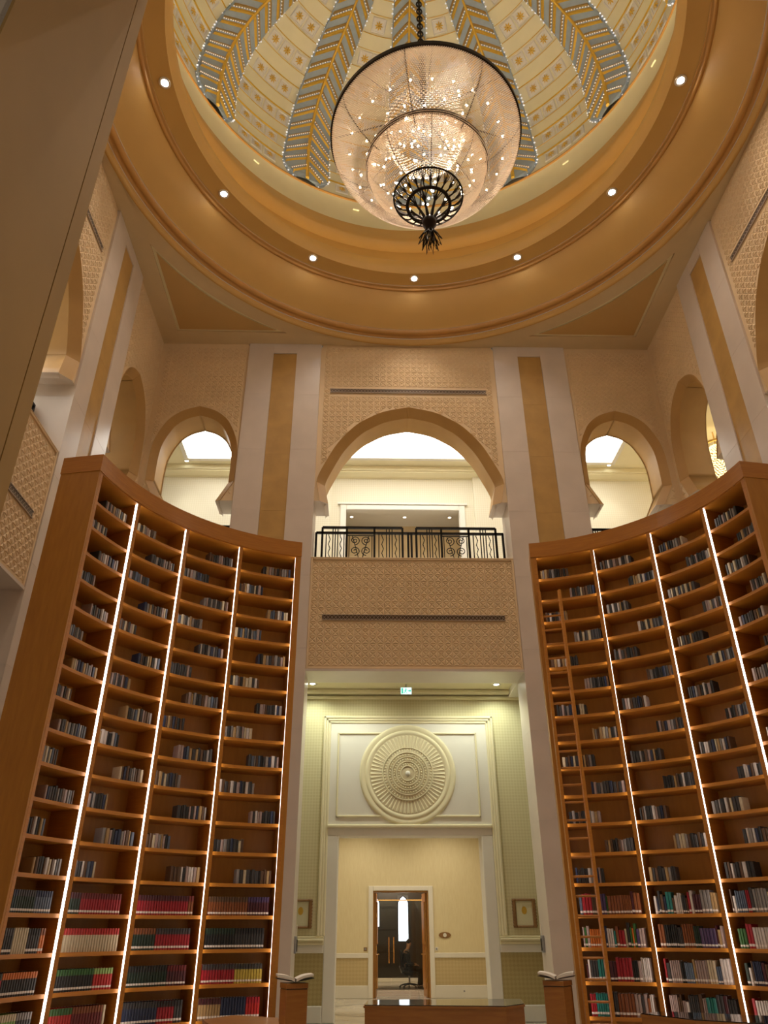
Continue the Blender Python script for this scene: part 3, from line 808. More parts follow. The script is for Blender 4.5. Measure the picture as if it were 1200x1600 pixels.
def book_geo(label, band):
    # unit book: x thickness, y depth (spine at y=0), z height; rounded spine, recessed page block
    mb = MB(); zc = [0, .10, .20, .72, 1.0]
    xs = [(-.5, .06), (-.30, .012), (.30, .012), (.5, .06)]
    for j in range(4):
        m = 0
        if j == 1 and label: m = 2
        if j == 3 and band: m = 3
        n0 = len(mb.v)
        for z in (zc[j], zc[j + 1]): mb.v += [(x, y, z) for x, y in xs]
        for q in range(3): mb.f.append((n0 + q, n0 + q + 1, n0 + q + 5, n0 + q + 4)); mb.m.append(m)
    mb.add([(-.5, .06, 0), (-.5, 1, 0), (-.5, 1, 1), (-.5, .06, 1)], [(0, 3, 2, 1)], 0)
    mb.add([(.5, .06, 0), (.5, 1, 0), (.5, 1, 1), (.5, .06, 1)], [(0, 1, 2, 3)], 0)
    mb.add([(-.5, .06, 1), (.5, .06, 1), (.3, .012, 1), (-.3, .012, 1)], [(0, 3, 2, 1)], 0)
    mb.add([(-.4, .06, .97), (.4, .06, .97), (.4, .96, .97), (-.4, .96, .97)], [(0, 1, 2, 3)], 1)
    mb.add([(-.5, .06, 0), (.5, .06, 0), (.5, 1, 0), (-.5, 1, 0)], [(0, 3, 2, 1)], 0)
    mb.add([(-.5, 1, 0), (.5, 1, 0), (.5, 1, 1), (-.5, 1, 1)], [(0, 3, 2, 1)], 1)
    return mb
BOOKS = []    # (case, bay, row, image order, cover, band, labelled, matrix, kind, area)
def add_book(side, bay, row, order, ang, rr, z, th, dp, hh, cover, band, lab, kind, lean=0):
    c = CASES[side]; a = radians(ang); x = c['c'][0] + c['sx'] * rr * sin(a); y = c['c'][1] + rr * cos(a)
    M = Matrix.Translation((x, y, z)) @ Matrix.Rotation(-c['sx'] * a, 4, 'Z') @ Matrix.Rotation(lean, 4, 'Y') @ Matrix.Diagonal((th, dp, hh, 1))
    area = th * hh / ((Vector((x, y, z)) - CAM).length ** 2)
    BOOKS.append((side, bay, row, order, cover, band, lab, M, kind, area))
UP_L = ['charcoal', 'black', 'grey', 'navy', 'slate blue', 'pink grey', 'off-white', 'brown', 'cream', 'charcoal', 'black', 'pink grey', 'charcoal', 'brown', 'tan', 'grey']
UP_R = ['charcoal', 'black', 'brown', 'navy', 'grey', 'off-white', 'cream', 'charcoal', 'black', 'black', 'pink grey', 'tan', 'brown', 'charcoal', 'grey']
MIX = ['off-white', 'cream', 'navy', 'black', 'charcoal', 'maroon', 'orange', 'slate blue', 'pink grey', 'black', 'brown', 'grey', 'purple', 'tan', 'pink grey', 'steel blue', 'off-white', 'dark green', 'rust', 'charcoal', 'charcoal', 'black', 'brown', 'off-white', 'crimson', 'green', 'teal', 'brown', 'charcoal']
# left case, full rows: bay 0 is the far one.  list of (share, cover, band)
SETS = {
    (3, 14): [(.25, 'dark teal', 'navy'), (.4, 'dark green', 'charcoal'), (.35, 'slate blue', 'navy')],
    (3, 15): [(.36, 'black', 'charcoal'), (.30, 'cream', 'cream'), (.22, 'charcoal', 'black'), (.12, 'orange', 'rust')],
    (3, 16): [(.30, 'crimson', 'dark green'), (.70, 'black', 'orange')],
    (3, 17): [(.7, 'light green', 'cream'), (.3, 'charcoal', 'grey')],
    (2, 14): [(.28, 'dark green', 'maroon'), (.72, 'crimson', 'dark red')],
    (2, 15): [(1.0, 'cream', 'red')],
    (2, 16): [(.68, 'black', 'green'), (.32, 'red', 'light green')],
    (2, 17): [(.45, 'red', 'green'), (.50, 'dark red', 'rust'), (.05, 'cream', 'cream')],
    (1, 14): [(.90, 'crimson', 'maroon'), (.10, 'rust', 'dark red')],
    (1, 15): [(.42, 'dark green', 'rust'), (.58, 'crimson', 'charcoal')],
    (1, 16): [(.68, 'dark green', 'black'), (.32, 'maroon', 'dark red')],
    (1, 17): [(.58, 'navy', 'charcoal'), (.28, 'crimson', 'black'), (.14, 'charcoal', 'black')],
    (0, 14): [(.65, 'rust', 'brown'), (.35, 'maroon', 'purple')],
    (0, 15): [(.5, 'black', 'dark green'), (.5, 'charcoal', 'black')],
    (0, 16): [(.55, 'crimson', 'charcoal'), (.45, 'yellow', 'charcoal')],
    (0, 17): [(.36, 'tan', 'maroon'), (.42, 'navy', 'navy'), (.22, 'red', 'crimson')],
}
rb = random.Random(11)
START = {('left', 3): 'R', ('left', 2): 'L', ('left', 1): 'R', ('left', 0): 'R', ('right', 0): 'L', ('right', 1): 'L', ('right', 2): 'L', ('right', 3): 'L'}
for side in ('left', 'right'):
    c = CASES[side]; r = c['r']; A = c['a']
    for bay in range(4):
        # image order: left case runs near -> far, right case far -> near
        lo, hi = A[bay] + 1.0, A[bay + 1] - 1.0
        start, step = (hi, -1) if side == 'left' else (lo, 1)
        width = radians(hi - lo) * r
        for k in range(1, 18):
            z = zk(k) + .0125
            if k < 14:
                n = rb.choice([9, 10, 10, 11, 12]); ths = [rb.uniform(.028, .052) for _ in range(n)]
                tot = sum(ths); at_left = (START[(side, bay)] == 'L') == (k % 2 == 1)
                p = .015 if at_left else width - tot - .015
                pal = UP_L if side == 'left' else UP_R
                hb = rb.uniform(.178, .200)
                for j, th in enumerate(ths):
                    ang = start + step * math.degrees((p + th / 2) / r); p += th
                    hh = hb * rb.uniform(.90, 1.06)
                    add_book(side, bay, k, j, ang, r + .12 + rb.uniform(0, .012), z, th * .95, .17, hh, rb.choice(pal), None, False, 'book')
            elif side == 'left':
                p = .02; j = 0; hb = {14: .235, 15: .25, 16: .225, 17: .24}[k]
                for share, cov, band in SETS[(bay, k)]:
                    end = p + share * (width - .06); th0 = .036
                    while p + th0 * .6 < end:
                        th = th0 * rb.uniform(.96, 1.04); ang = start + step * math.degrees((p + th / 2) / r)
                        add_book(side, bay, k, j, ang, r + .11, z, th * .96, .19, hb * (1 if cov != 'cream' or bay != 3 else 1.02), cov, band, cov != 'cream', 'bound_volume'); p += th; j += 1
            else:
                p = .02; j = 0
                while p < width - .05:
                    run = rb.choice([1, 1, 1, 2, 3, 5]); cov = rb.choice(MIX)
                    if (bay, k) in ((2, 15), (3, 14)) and .22 < p / width < .5: cov, run = 'off-white', 6
                    th0 = rb.uniform(.018, .046); hh0 = rb.uniform(.19, .30) if run < 3 else rb.uniform(.22, .28)
                    for _ in range(run):
                        th = th0 * rb.uniform(.9, 1.1)
                        if p + th > width - .03: p = width; break
                        ang = start + step * math.degrees((p + th / 2) / r)
                        add_book(side, bay, k, j, ang, r + .11 + rb.uniform(0, .012), z, th * .95, .18, hh0 * rb.uniform(.98, 1.02), cov, None, True, 'book'); p += th; j += 1
ORDW = ['first', 'second', 'third', 'fourth', 'fifth', 'sixth', 'seventh', 'eighth', 'ninth', 'tenth', 'eleventh', 'twelfth', 'thirteenth', 'fourteenth', 'fifteenth', 'sixteenth', 'seventeenth']
def ordw(i):
    if i < 17: return ORDW[i]
    return (['eighteenth', 'nineteenth', 'twentieth'] + ['twenty-' + q for q in ORDW[:9]] + ['thirtieth'] + ['thirty-' + q for q in ORDW[:9]] + ['fortieth'] + ['forty-' + q for q in ORDW[:9]] + ['fiftieth'] + ['fifty-' + q for q in ORDW[:9]])[i - 17]
GEO = {}
def book_mesh(cover, band, lab):
    key = (cover, band, lab)
    if key not in GEO:
        GEO[key] = book_geo(lab, band is not None).mesh('book', [BM[cover], M_page, M_label, BM[band or cover]])
    return GEO[key]
MATI = list(BM.keys())
for kind in ('book', 'bound_volume'):
    L_ = sorted([b for b in BOOKS if b[8] == kind], key=lambda b: -b[9])
    for b in L_[:298]:
        side, bay, row, j, cover, band, lab, M, _, _ = b
        o = bpy.data.objects.new(kind, book_mesh(cover, band, lab)); COL.objects.link(o); o.matrix_world = M
        bayw = ORDW[3 - bay] if side == 'left' else ORDW[bay]
        tag(o, f'{cover} book, {ordw(j)} along, {ORDW[row - 1]} row down, {bayw} bay of {side} bookcase', 'book', f'books in the {side} bookcase')
    mb = MB(); g = {}
    for b in L_[298:]:
        side, bay, row, j, cover, band, lab, M, _, _ = b
        gm = g.setdefault((lab, band is not None), book_geo(lab, band is not None))
        n = len(mb.v); mb.v += [tuple(M @ Vector(v)) for v in gm.v]; mb.f += [tuple(i + n for i in f) for f in gm.f]
        ci = MATI.index(cover); bi = MATI.index(band or cover); P_ = len(MATI)
        mb.m += [{0: ci, 1: P_, 2: P_ + 1, 3: bi}[q] for q in gm.m]
    tag(mb.build('distant_books' if kind == 'book' else 'distant_volumes', [BM[n] for n in MATI] + [M_page, M_label]),
        'rows of small dark books standing on the upper shelves of both bookcases' if kind == 'book' else 'rows of matching bound volumes on the low far shelves of left bookcase', 'books', kind='stuff')

# ------------------------------------------------------------------ balcony railings
def spiral(mb, cx, cz, r0, turns, start, direction, y, rad=.014, n=22):
    pts = []
    for i in range(n + 1):
        t = i / n; a = start + direction * turns * 2 * pi * t; r = r0 * (1 - .85 * t)
        pts.append((cx + r * cos(a), y, cz + r * sin(a)))
    mb.tube(pts, rad, 4)
def wavy(mb, x, z0, z1, y):
    mb.tube([(x + .020 * sin(i * pi / 2), y, z0 + (z1 - z0) * i / 16) for i in range(17)], .013, 4)
Z0r, ZM, ZTr = ZB + .02, 10.135, 10.284
def bar(t, name, x0, x1, z0, z1, y=0, d=.025): MB().box(x0, x1, y - d, y + d, z0, z1).build(name, M_iron, t)
def balusters(t, xs, kinds):
    for x, kd in zip(xs, kinds):
        mb = MB()
        if kd == 'w': wavy(mb, x, Z0r, ZM, 0)
        else: mb.box(x - .012, x + .012, -.012, .012, Z0r, ZTr if kd == 't' else ZM)
        mb.build('baluster', M_iron, t)
def railing_centre(label, loc, rz):
    t = thing('balcony_railing', label, 'railing', loc, rz, 'black iron balcony railings')
    bar(t, 'handrail', -2.31, 2.31, ZM - .028, ZM + .028); bar(t, 'bottom_rail', -2.31, 2.31, Z0r, Z0r + .035)
    for a, b in ((-2.16, -.19), (.15, 2.12)): bar(t, 'top_rail', a, b, ZTr - .028, ZTr + .028)
    for x in (-2.31, -.05, .03, 2.29): bar(t, 'post', x - .026, x + .026, Z0r, ZM)
    for x in (-2.16, -1.56, -.88, -.19, .15, .77, 1.45, 2.12): bar(t, 'post', x - .026, x + .026, Z0r, ZTr)
    for a, b in ((-2.16, -1.56), (-.88, -.19), (.15, .77), (1.45, 2.12)):
        w_ = b - a; balusters(t, [a + w_ * q for q in (.16, .29, .43, .53, .63, .76, .89)], ['s', 'w', 't', 't', 't', 'w', 's'])
    for a, b in ((-1.56, -.88), (.77, 1.45)):
        mb = MB(); m_ = (a + b) / 2; z0, z1 = Z0r + .05, ZM - .06
        for x in (a + .06, b - .06): mb.box(x - .01, x + .01, -.012, .012, z0, z1)
        mb.box(a + .02, b - .02, -.012, .012, z1 - .02, z1); mb.box(a + .02, b - .02, -.012, .012, z0, z0 + .02)
        for q in range(3):
            zc = z0 + .15 + q * (z1 - z0 - .29) / 2
            spiral(mb, a + .20, zc, .125, 1.7, -pi / 2, 1, 0); spiral(mb, b - .20, zc, .125, 1.7, -pi / 2, -1, 0)
        for s in (-1, 1):
            mb.tube([(m_ + s * .02, 0, z0 + .02), (m_ + s * .05, 0, z0 + .25), (m_ + s * .09, 0, z0 + .42), (m_ + s * .20, 0, z1 - .03)], .013, 4)
        for z in (z0 + .16, z0 + .22): mb.sphere((m_ - .03, 0, z), .014, 6, 4); mb.sphere((m_ + .03, 0, z), .014, 6, 4)
        mb.build('scroll_panel', M_iron, t)
    return t
def wl_pos(rz, y): return (-sin(rz) * y, YC + cos(rz) * y, 0)
railing_centre('black wrought iron railing with scroll panels under the large central arch', wl_pos(0, W + .66), 0)
railing_centre('black iron railing glimpsed under the large arch of the left wall', wl_pos(pi / 2, W + .66), pi / 2)
railing_centre('black iron railing under the large arch of the right wall', wl_pos(-pi / 2, W + .66), -pi / 2)
def railing_side(label, x0, x1):
    t = thing('balcony_railing', label, 'railing', wl_pos(0, W + .66), 0, 'black iron balcony railings')
    bar(t, 'handrail', x0, x1, ZM - .028, ZM + .028); bar(t, 'bottom_rail', x0, x1, Z0r, Z0r + .035); bar(t, 'top_rail', x0 + .1, x1 - .1, ZTr - .028, ZTr + .028)
    n = 5
    for i in range(n + 1): x = x0 + .1 + (x1 - x0 - .2) * i / n; bar(t, 'post', x - .026, x + .026, Z0r, ZTr)
    for i in range(n):
        a = x0 + .1 + (x1 - x0 - .2) * i / n; w_ = (x1 - x0 - .2) / n; balusters(t, [a + w_ * q for q in (.2, .35, .5, .65, .8)], ['w', 't', 't', 't', 'w'])
railing_side('black iron railing behind the left bookcase top under the small arch', -6.40, -4.33)
railing_side('black iron railing behind the right bookcase top under the small arch', 4.33, 6.40)

# gold crystal chandelier glimpsed beyond the small arch of the right wall
gc = thing('crystal_lantern', 'golden glowing crystal hanging lamp glimpsed through the right wall arch', 'chandelier', (8.75, 17.15, 0))
M_goldc = mat('gold_crystal', (.9, .7, .35), .2, emit=(1, .78, .40), estr=1.6)
mb = MB(); rb = random.Random(5)
for i in range(24):
    for j in range(30):
        a = 2 * pi * (j + .5 * (i % 2)) / 30; r = .42 * sqrt(max(.05, 1 - ((i - 9) / 16) ** 2)); mb.octa((r * sin(a), r * cos(a), 11.9 + i * .065), .030 * rb.uniform(.7, 1.2))
mb.build('crystal_drops', M_goldc, gc, stuff=True)
MB().lathe([(.36, 13.42), (.40, 13.42), (.40, 13.48), (.36, 13.48), (.36, 13.42)], 32).build('rim', M_brass, gc)
MB().tube([(0, 0, 13.45), (0, 0, GC - .01)], .02, 6).build('rod', M_brass, gc)
lamp('POINT', 'glow', gc, (0, 0, 12.6), 40, (1, .8, .5), .2)

# ------------------------------------------------------------------ passage behind the central opening
YB, YD = 17.7, 23.7
pw = thing('wall_passage', kind='structure')
def pb(name, m, x0, x1, y0, y1, z0, z1, b=0.0, parent=pw):
    return (MB().bbox(x0, x1, y0, y1, z0, z1, b) if b else MB().box(x0, x1, y0, y1, z0, z1)).build(name, m, parent)
PL, PR = -4.2, 4.2
OL, OR, OT = -1.627, 1.51, 3.40
for a, b in ((PL, -1.88), (1.76, PR)):
    pb('wallpaper', M_paper, a, b, YB, YB + .3, 1.45, 6.75)
    pb('gold_dado', M_dado, a, b, YB, YB + .3, .289, 1.19)
    pb('dado_band', M_white, a, b, YB - .03, YB + .3, 1.19, 1.335, .01)
    pb('ledge', M_cream, a, b, YB - .07, YB + .3, 1.335, 1.40, .015); pb('ledge', M_cream, a, b, YB - .11, YB + .3, 1.40, 1.45, .015); pb('ledge', M_cream, a, b, YB - .05, YB + .3, 1.45, 1.49, .015)
    pb('base_block', M_white, a, b, YB - .04, YB + .3, 0, .289, .015)
pb('wallpaper', M_paper, -1.88, 1.76, YB, YB + .3, 5.83, 6.75)
for i, (d, p) in enumerate(((0, .065), (.055, .05), (.11, .035))):
    for a, b in ((-2.03 + d, -2.03 + d + .06), (1.93 - d - .06, 1.93 - d)): pb('portal_moulding', M_cream, a, b, YB - p, YB + .05, 1.49, 6.0 - d, .015)
    pb('portal_moulding', M_cream, -2.03 + d, 1.93 - d, YB - p, YB + .05, 6.0 - d - .06, 6.0 - d, .015)
for a, b in ((-1.88, OL), (OR, 1.76)): pb('portal_jamb', M_white, a, b, YB - .02, YB + .5, 0, OT, .015)
pb('portal_lintel', M_white, -1.88, 1.76, YB - .02, YB + .5, OT, 3.60, .015)
pb('portal_strip', M_cream, -1.88, 1.76, YB - .08, YB + .1, 3.56, 3.63, .02)
pb('header_panel', M_white, -1.88, 1.76, YB - .01, YB + .3, 3.62, 5.84)
MX, MZ = -.087, 4.70
# thin rectangular moulding broken by the medallion
for a, b, c, d in ((-1.70, -1.66, 3.78, 5.62), (1.49, 1.53, 3.78, 5.62)): pb('panel_moulding', M_cream, a, b, YB - .045, YB, c, d, .012)
for z in (3.78, 5.58):
    for a, b in ((-1.70, MX - .60), (MX + .60, 1.53)): pb('panel_moulding', M_cream, a, b, YB - .045, YB, z, z + .04, .012)
md = thing('wall_medallion', 'round carved plaster medallion with radiating flutes above the portal', 'medallion', (MX, YB - .01, MZ))
def ringy(prof, n=72):  # rings in the xz plane: (radius, outward)
    mb = MB(); k = len(prof)
    for i in range(n):
        a = 2 * pi * i / n
        for r, d in prof: mb.v.append((r * sin(a), -d, r * cos(a)))
    for i in range(n):
        for j in range(k - 1):
            a = i * k + j; b = ((i + 1) % n) * k + j; mb.f.append((a, b, b + 1, a + 1)); mb.m.append(0)
    return mb
ringy([(1.10, 0), (1.09, .03), (1.05, .042), (1.0, .03), (.97, .02)]).build('outer_ring', M_cream, md, True)
ringy([(.97, .02), (.95, .04), (.91, .045), (.88, .025), (.87, .02)]).build('inner_ring', M_cream, md, True)
M_med = mat('medallion_plaster', (.66, .56, .36), .6, var=.04)
ringy([(.87, .02), (.55, .03), (.50, .045), (.30, .05), (.10, .06), (.0005, .065)]).build('disc', M_med, md, True)
def ray_ring(n, r0, r1, wd, d0, name):
    for i in range(n):
        a = 2 * pi * i / n; c, s = cos(a), sin(a)
        if i == 0:
            q = MB(); q.add([(-wd * .7, -d0, r0), (wd * .7, -d0, r0), (wd, -d0, r1), (-wd, -d0, r1), (0, -d0 - .013, r0 + .01), (0, -d0 - .016, r1 - .02)], [(0, 4, 5, 3), (1, 2, 5, 4), (2, 3, 5), (0, 1, 4)]); me = q.mesh(name, M_cream)
        inst(name, me, md, rot=(0, a, 0))
ray_ring(60, .58, .85, .030, .022, 'flute')
ray_ring(52, .47, .55, .020, .035, 'leaf_bead')
for r, d in ((.57, .045), (.46, .055), (.36, .058), (.26, .062), (.16, .068)): ringy([(r + .018, d - .02), (r, d + .012), (r - .018, d - .02)]).build('ring_line', M_cream, md, True)
for n, r in ((44, .41), (34, .31), (24, .21)):
    mb = MB()
    for i in range(n): a = 2 * pi * i / n; mb.octa((r * sin(a), -.06, r * cos(a)), .020)
    mb.build('bead_circle', M_cream, md, stuff=True)
MB().sphere((0, -.055, 0), .06, 12, 8).build('boss', M_white, md, True)
# passage ceiling with a sunk field
CP = 6.45
pc = thing('ceiling_passage', kind='structure')
def cb(name, m, x0, x1, y0, y1, z0, z1, b=0): return pb(name, m, x0, x1, y0, y1, z0, z1, b, pc)
cb('ceiling_border', M_white, 2.36, PR, D + T, YB, CP, CP + .25); cb('ceiling_border', M_white, PL, -2.75, D + T, YB, CP, CP + .25)
cb('ceiling_border', M_white, -2.75, 2.36, D + T, D + T + .02, CP, CP + .25)
cb('ceiling_field', M_cream, PL, PR, D + T, YB + .3, CP + .16, CP + .3)
cb('passage_cornice', M_cream, PL, PR, YB - .09, YB, CP - .05, CP + .02, .02); cb('passage_cornice', M_cream, PL, PR, YB - .20, YB, CP + .05, CP + .16, .03)
for x in (PL, PR - .1): pb('side_wall', M_paper, x, x + .1, D + T, YB, 0, CP)
for x, lb in ((-2.30, 'left'), (2.0, 'right')):
    downlight(x, 17.12, CP + .16, f'recessed downlight at the {lb} end of the passage ceiling', 'passage downlights', M_down, P_CORR, (.92, 1, .80), 150, .085)
    downlight(x * .55, 16.62, CP + .16, f'added unseen fill light tucked behind the lintel, {lb} half of the passage ceiling', 'passage downlights', M_down, P_CORR * 1.7, (.96, 1, .82), 165, .085)  # extra lamp added out of view to fill the passage with light
ex = thing('exit_sign', 'small green and white lit exit sign hanging from the passage ceiling', 'sign', (-.12, 17.12, CP))
MB().box(-.135, .135, -.012, .012, -.09, .085).build('housing', M_grey, ex)
MB().box(-.125, .125, -.016, -.010, -.08, .075).build('face', M_exitw, ex)
mb = MB()
mb.sphere((-.005, -.018, .045), .014, 8, 5); mb.tube([(-.005, -.018, .03), (-.02, -.018, -.015)], .012, 5); mb.tube([(-.02, -.018, -.015), (.015, -.018, -.035), (.005, -.018, -.065)], .009, 5)
mb.tube([(-.02, -.018, -.015), (-.035, -.018, -.04), (-.06, -.018, -.05)], .009, 5); mb.tube([(-.005, -.018, .02), (.03, -.018, .005)], .008, 5); mb.tube([(-.008, -.018, .02), (-.04, -.018, .0)], .008, 5)
mb.build('running_figure', M_green, ex)
mb = MB(); mb.box(.045, .085, -.019, -.014, -.015, .012); mb.add([(.085, -.018, -.04), (.118, -.018, 0), (.085, -.018, .04)], [(0, 1, 2)]); mb.build('arrow', M_green, ex)
mb = MB(); mb.box(-.11, -.07, -.019, -.014, -.065, .06); mb.build('door_symbol', M_green, ex)
MB().box(-.008, .008, -.008, .008, .085, .158).build('hanger', M_grey, ex)

M_frame = mat('carved_frame', (.30, .15, .05), .5, var=.25, scale=30)
M_mat_ = mat('picture_mount', (.72, .68, .46), .6)
def picture(x0, x1, z0, z1, label):
    t = thing('framed_picture', label, 'picture', ((x0 + x1) / 2, YB - .005, (z0 + z1) / 2), 0, 'framed emblems in the passage')
    a, b = (x1 - x0) / 2, (z1 - z0) / 2; f = .075
    for nm, q in (('frame_side', (-a, -a + f, -b, b)), ('frame_side', (a - f, a, -b, b)), ('frame_side', (-a + f, a - f, b - f * .6, b)), ('frame_side', (-a + f, a - f, -b, -b + f * .6))): MB().bbox(q[0], q[1], -.05, .0, q[2], q[3], .018).build(nm, M_frame, t)
    for s in (-1, 1):
        mb = MB()
        for k in range(9): mb.sphere((s * (a - .01), -.03, -b + .04 + k * (2 * b - .08) / 8), .024, 6, 4)
        mb.build('carved_knobs', M_frame, t)
    MB().box(-a + f, a - f, -.015, .0, -b + .04, b - .04).build('mount', M_mat_, t)
    mb = MB(); n = 16; mb.add([(.055 * cos(2 * pi * i / n), -.017, .05 + .075 * sin(2 * pi * i / n)) for i in range(n)], [tuple(range(n))]); mb.build('gold_emblem', M_gold, t)
picture(2.07, 2.56, 1.63, 2.17, 'brown framed gold emblem picture beside the right pedestal')
picture(-2.62, -2.14, 1.63, 2.17, 'brown framed gold emblem picture beside the left pedestal')
for x, rz, lb in ((2.335, 0, 'slim grey metal wall unit on the marble jamb above the right pedestal'), (-2.335, 0, 'slim grey metal wall unit on the marble jamb above the left pedestal')):
    t = thing('wall_unit', lb, 'wall unit', (x, 16.2, 1.36)); s = -1 if x > 0 else 1
    MB().bbox(-.022, .022, -.07, .07, -.14, .14, .008).build('housing', M_grey, t)
    MB().box(s * .02 if s > 0 else -.035, .035 if s > 0 else -.02, -.035, .035, -.11, .09).build('screen', M_dark, t)
    MB().tube([(s * .01, 0, .14), (s * .01, 0, .33)], .009, 5).build('conduit', M_white, t)

# inner hall and its door wall
M_hall = mat('hall_paper', (.78, .68, .44), .7, col2=(.73, .62, .38), scale=9, stretch=(5, 5, .6))
M_hdado = pattern_mat('hall_dado', (.58, .46, .25), (.54, .42, .22), .18)
hw = thing('wall_hall', kind='structure')
def hb(name, m, *q, b=0): return pb(name, m, *q, b, hw)
DL, DR, DT = -.803, .76, 2.57
HL, HR = -2.9, 3.1
for a, b in ((HL, DL - .1), (DR + .1, HR)):
    hb('hall_wall', M_hall, a, b, YD, YD + .15, 1.05, 4.6); hb('chair_rail', M_white, a, b, YD - .03, YD + .15, .93, 1.05, b=.01)
    hb('hall_dado', M_hdado, a, b, YD, YD + .15, .297, .93); hb('hall_base', M_white, a, b, YD - .02, YD + .15, 0, .297, b=.01)
hb('hall_wall', M_hall, DL - .1, DR + .1, YD, YD + .15, DT + .1, 4.6)
hb('hall_ceiling', M_white, HL, HR, YB + .3, YD + .15, 4.6, 4.75)
for x in (HL - .1, HR): hb('hall_wall', M_hall, x, x + .1, YB + .3, YD + .15, 0, 4.6)
for x, y in ((-1.2, 19.5), (1.2, 19.5), (-1.2, 22.3), (1.2, 22.3)):
    downlight(x, y, 4.6, f'added unseen fill light in the inner hall ceiling, {"near" if y < 20 else "far"} {"left" if x < 0 else "right"}', 'hall fill lights', M_warmdown, P_HALL, (1, .88, .66), 150, .08)  # lamps added out of view to light the hall warmly
# inlay ring on the hall floor
MB().lathe([(1.55, .002), (1.80, .002)], 64, cx=-.3, cy=20.6).build('inlay_ring', M_inlay, fl); MB().lathe([(.6, .002), (.75, .002)], 48, cx=-.3, cy=20.6).build('inlay_ring', M_inlay, fl)
for y in (24.3, 25.0, 25.7, 26.4, 27.3, 28.4): MB().box(-1.6, 1.8, y, y + .22, 0, .002).build('inlay_band', M_inlay, fl)
dr = thing('door_1', kind='structure', loc=(0, YD, 0))
def db(name, m, *q, b=0, parent=dr): return pb(name, m, *q, b, parent)
db('door_casing', M_white, DL - .13, DL, -.04, .18, 0, DT + .12, b=.012); db('door_casing', M_white, DR, DR + .13, -.04, .18, 0, DT + .12, b=.012); db('door_casing', M_white, DL, DR, -.04, .18, DT, DT + .12, b=.012)
db('door_lining', M_door, DL, DL + .035, .0, .18, 0, DT); db('door_lining', M_door, DR - .035, DR, .0, .18, 0, DT); db('door_lining', M_door, DL + .035, DR - .035, .0, .18, DT - .04, DT)
for s in (-1, 1):
    x = DL + .035 if s < 0 else DR - .035
    lf = inst('door_leaf', MB().bbox(0, .05, .0, .76, .01, DT - .05, .004).mesh('door_leaf', M_door), dr, (x if s < 0 else x - .05, .16, 0), (0, 0, -s * radians(-3)))
    fx = .05 if s < 0 else -.03
    MB().box(fx - .0, fx + .03, .10, .66, 1.25, 2.3).build('leaf_panel', M_door, lf); MB().box(fx, fx + .03, .10, .66, .2, 1.0).build('leaf_panel', M_door, lf)
    for z in (.35, 1.1, 1.9): MB().tube([(.025 + .03 * -s, .0, z), (.025 + .03 * -s, .0, z + .1)], .014, 6).build('hinge', M_brass, lf)
    MB().tube([(fx + (.02 if s < 0 else .01), .66, 1.0), (fx + (.06 if s < 0 else -.03), .66, 1.0), (fx + (.06 if s < 0 else -.03), .55, 1.0)], .012, 6).build('lever_handle', M_brass, lf)
pq = thing('wall_plaque', 'oval brown wall plaque with pale centre right of the door', 'plaque', (1.19, YD, 1.47))
n = 20; mb = MB(); mb.prism([(.17 * cos(2 * pi * i / n), .075 * sin(2 * pi * i / n)) for i in range(n)], -.02, 0); mb.build('plate', M_frame, pq)
mb = MB(); mb.prism([(.05 * cos(2 * pi * i / n), .05 * sin(2 * pi * i / n)) for i in range(n)], -.028, -.02); mb.build('centre_disc', M_page, pq)
def plate(name, x, z, m, label, cat='switch', s=.045):
    t = thing(name, label, cat, (x, YD, z)); MB().bbox(-s, s, -.015, 0, -s, s, .006).build('face_plate', m, t); MB().bbox(-s * .5, s * .5, -.022, -.015, -s * .5, s * .5, .004).build('button', M_grey, t)
plate('wall_switch', -1.01, 1.14, M_frame, 'small brown wall switch left of the doorway')
plate('wall_switch', .95, 1.14, M_white, 'small white wall switch right of the doorway')
bpy.data.objects['wall_switch'].location.y = YD
plate('floor_socket', 1.66, .16, M_dark, 'small dark socket in the white skirting right of the doorway', 'socket')

# far room
fr_ = thing('wall_far_room', kind='structure')
def fb(name, m, *q, b=0): return pb(name, m, *q, b, fr_)
YF = 31.0
fb('far_wall', M_dark, -3, .17, YF, YF + .2, .12, 4.2); fb('far_wall', M_dark, .575, 3, YF, YF + .2, .12, 4.2)
fb('far_wall', M_dark, .17, .575, YF, YF + .2, .12, 1.236); fb('far_wall', M_dark, .17, .575, YF, YF + .2, 2.72, 4.2); fb('far_base', M_white, -3, 3, YF - .02, YF + .2, 0, .12, b=.01)
fb('room_ceiling', M_plaster, -3, 3, YD + .15, YF + .2, 4.2, 4.35)
for x in (-3.1, 3): fb('room_side', M_woodd, x, x + .1, YD + .15, YF, 0, 4.2)
for x in (-2.2, -1.4, -.62, 1.1, 1.9): fb('panel_mullion', M_dark, x, x + .06, YF - .06, YF, .25, 4.2, b=.01)
for z in (.9, 1.6, 2.3, 3.0): fb('panel_rail', M_dark, -3, .1, YF - .04, YF, z, z + .05, b=.01)
def arch_window(n, x0, x1, z0, zs, zt, y):
    wn = thing(f'window_{n}', kind='structure', loc=(0, y, 0))
    poly = [(x0, z0), (x1, z0), (x1, zs), ((x0 + x1) / 2 + (x1 - x0) * .28, (zs + zt) / 2 + .03), ((x0 + x1) / 2, zt), ((x0 + x1) / 2 - (x1 - x0) * .28, (zs + zt) / 2 + .03), (x0, zs)]
    MB().prism(poly, .02, .06).build('pane', M_window, wn)
    mb = MB(); pts = [(x, 0, z) for x, z in poly]; mb.tube(pts, .022, 5, closed=True); mb.build('window_frame', M_dark, wn)
arch_window(1, .18, .57, 1.245, 2.48, 2.70, YF - .03)
arch_window(2, -.78, -.49, 1.70, 2.48, 2.66, YF - .10)
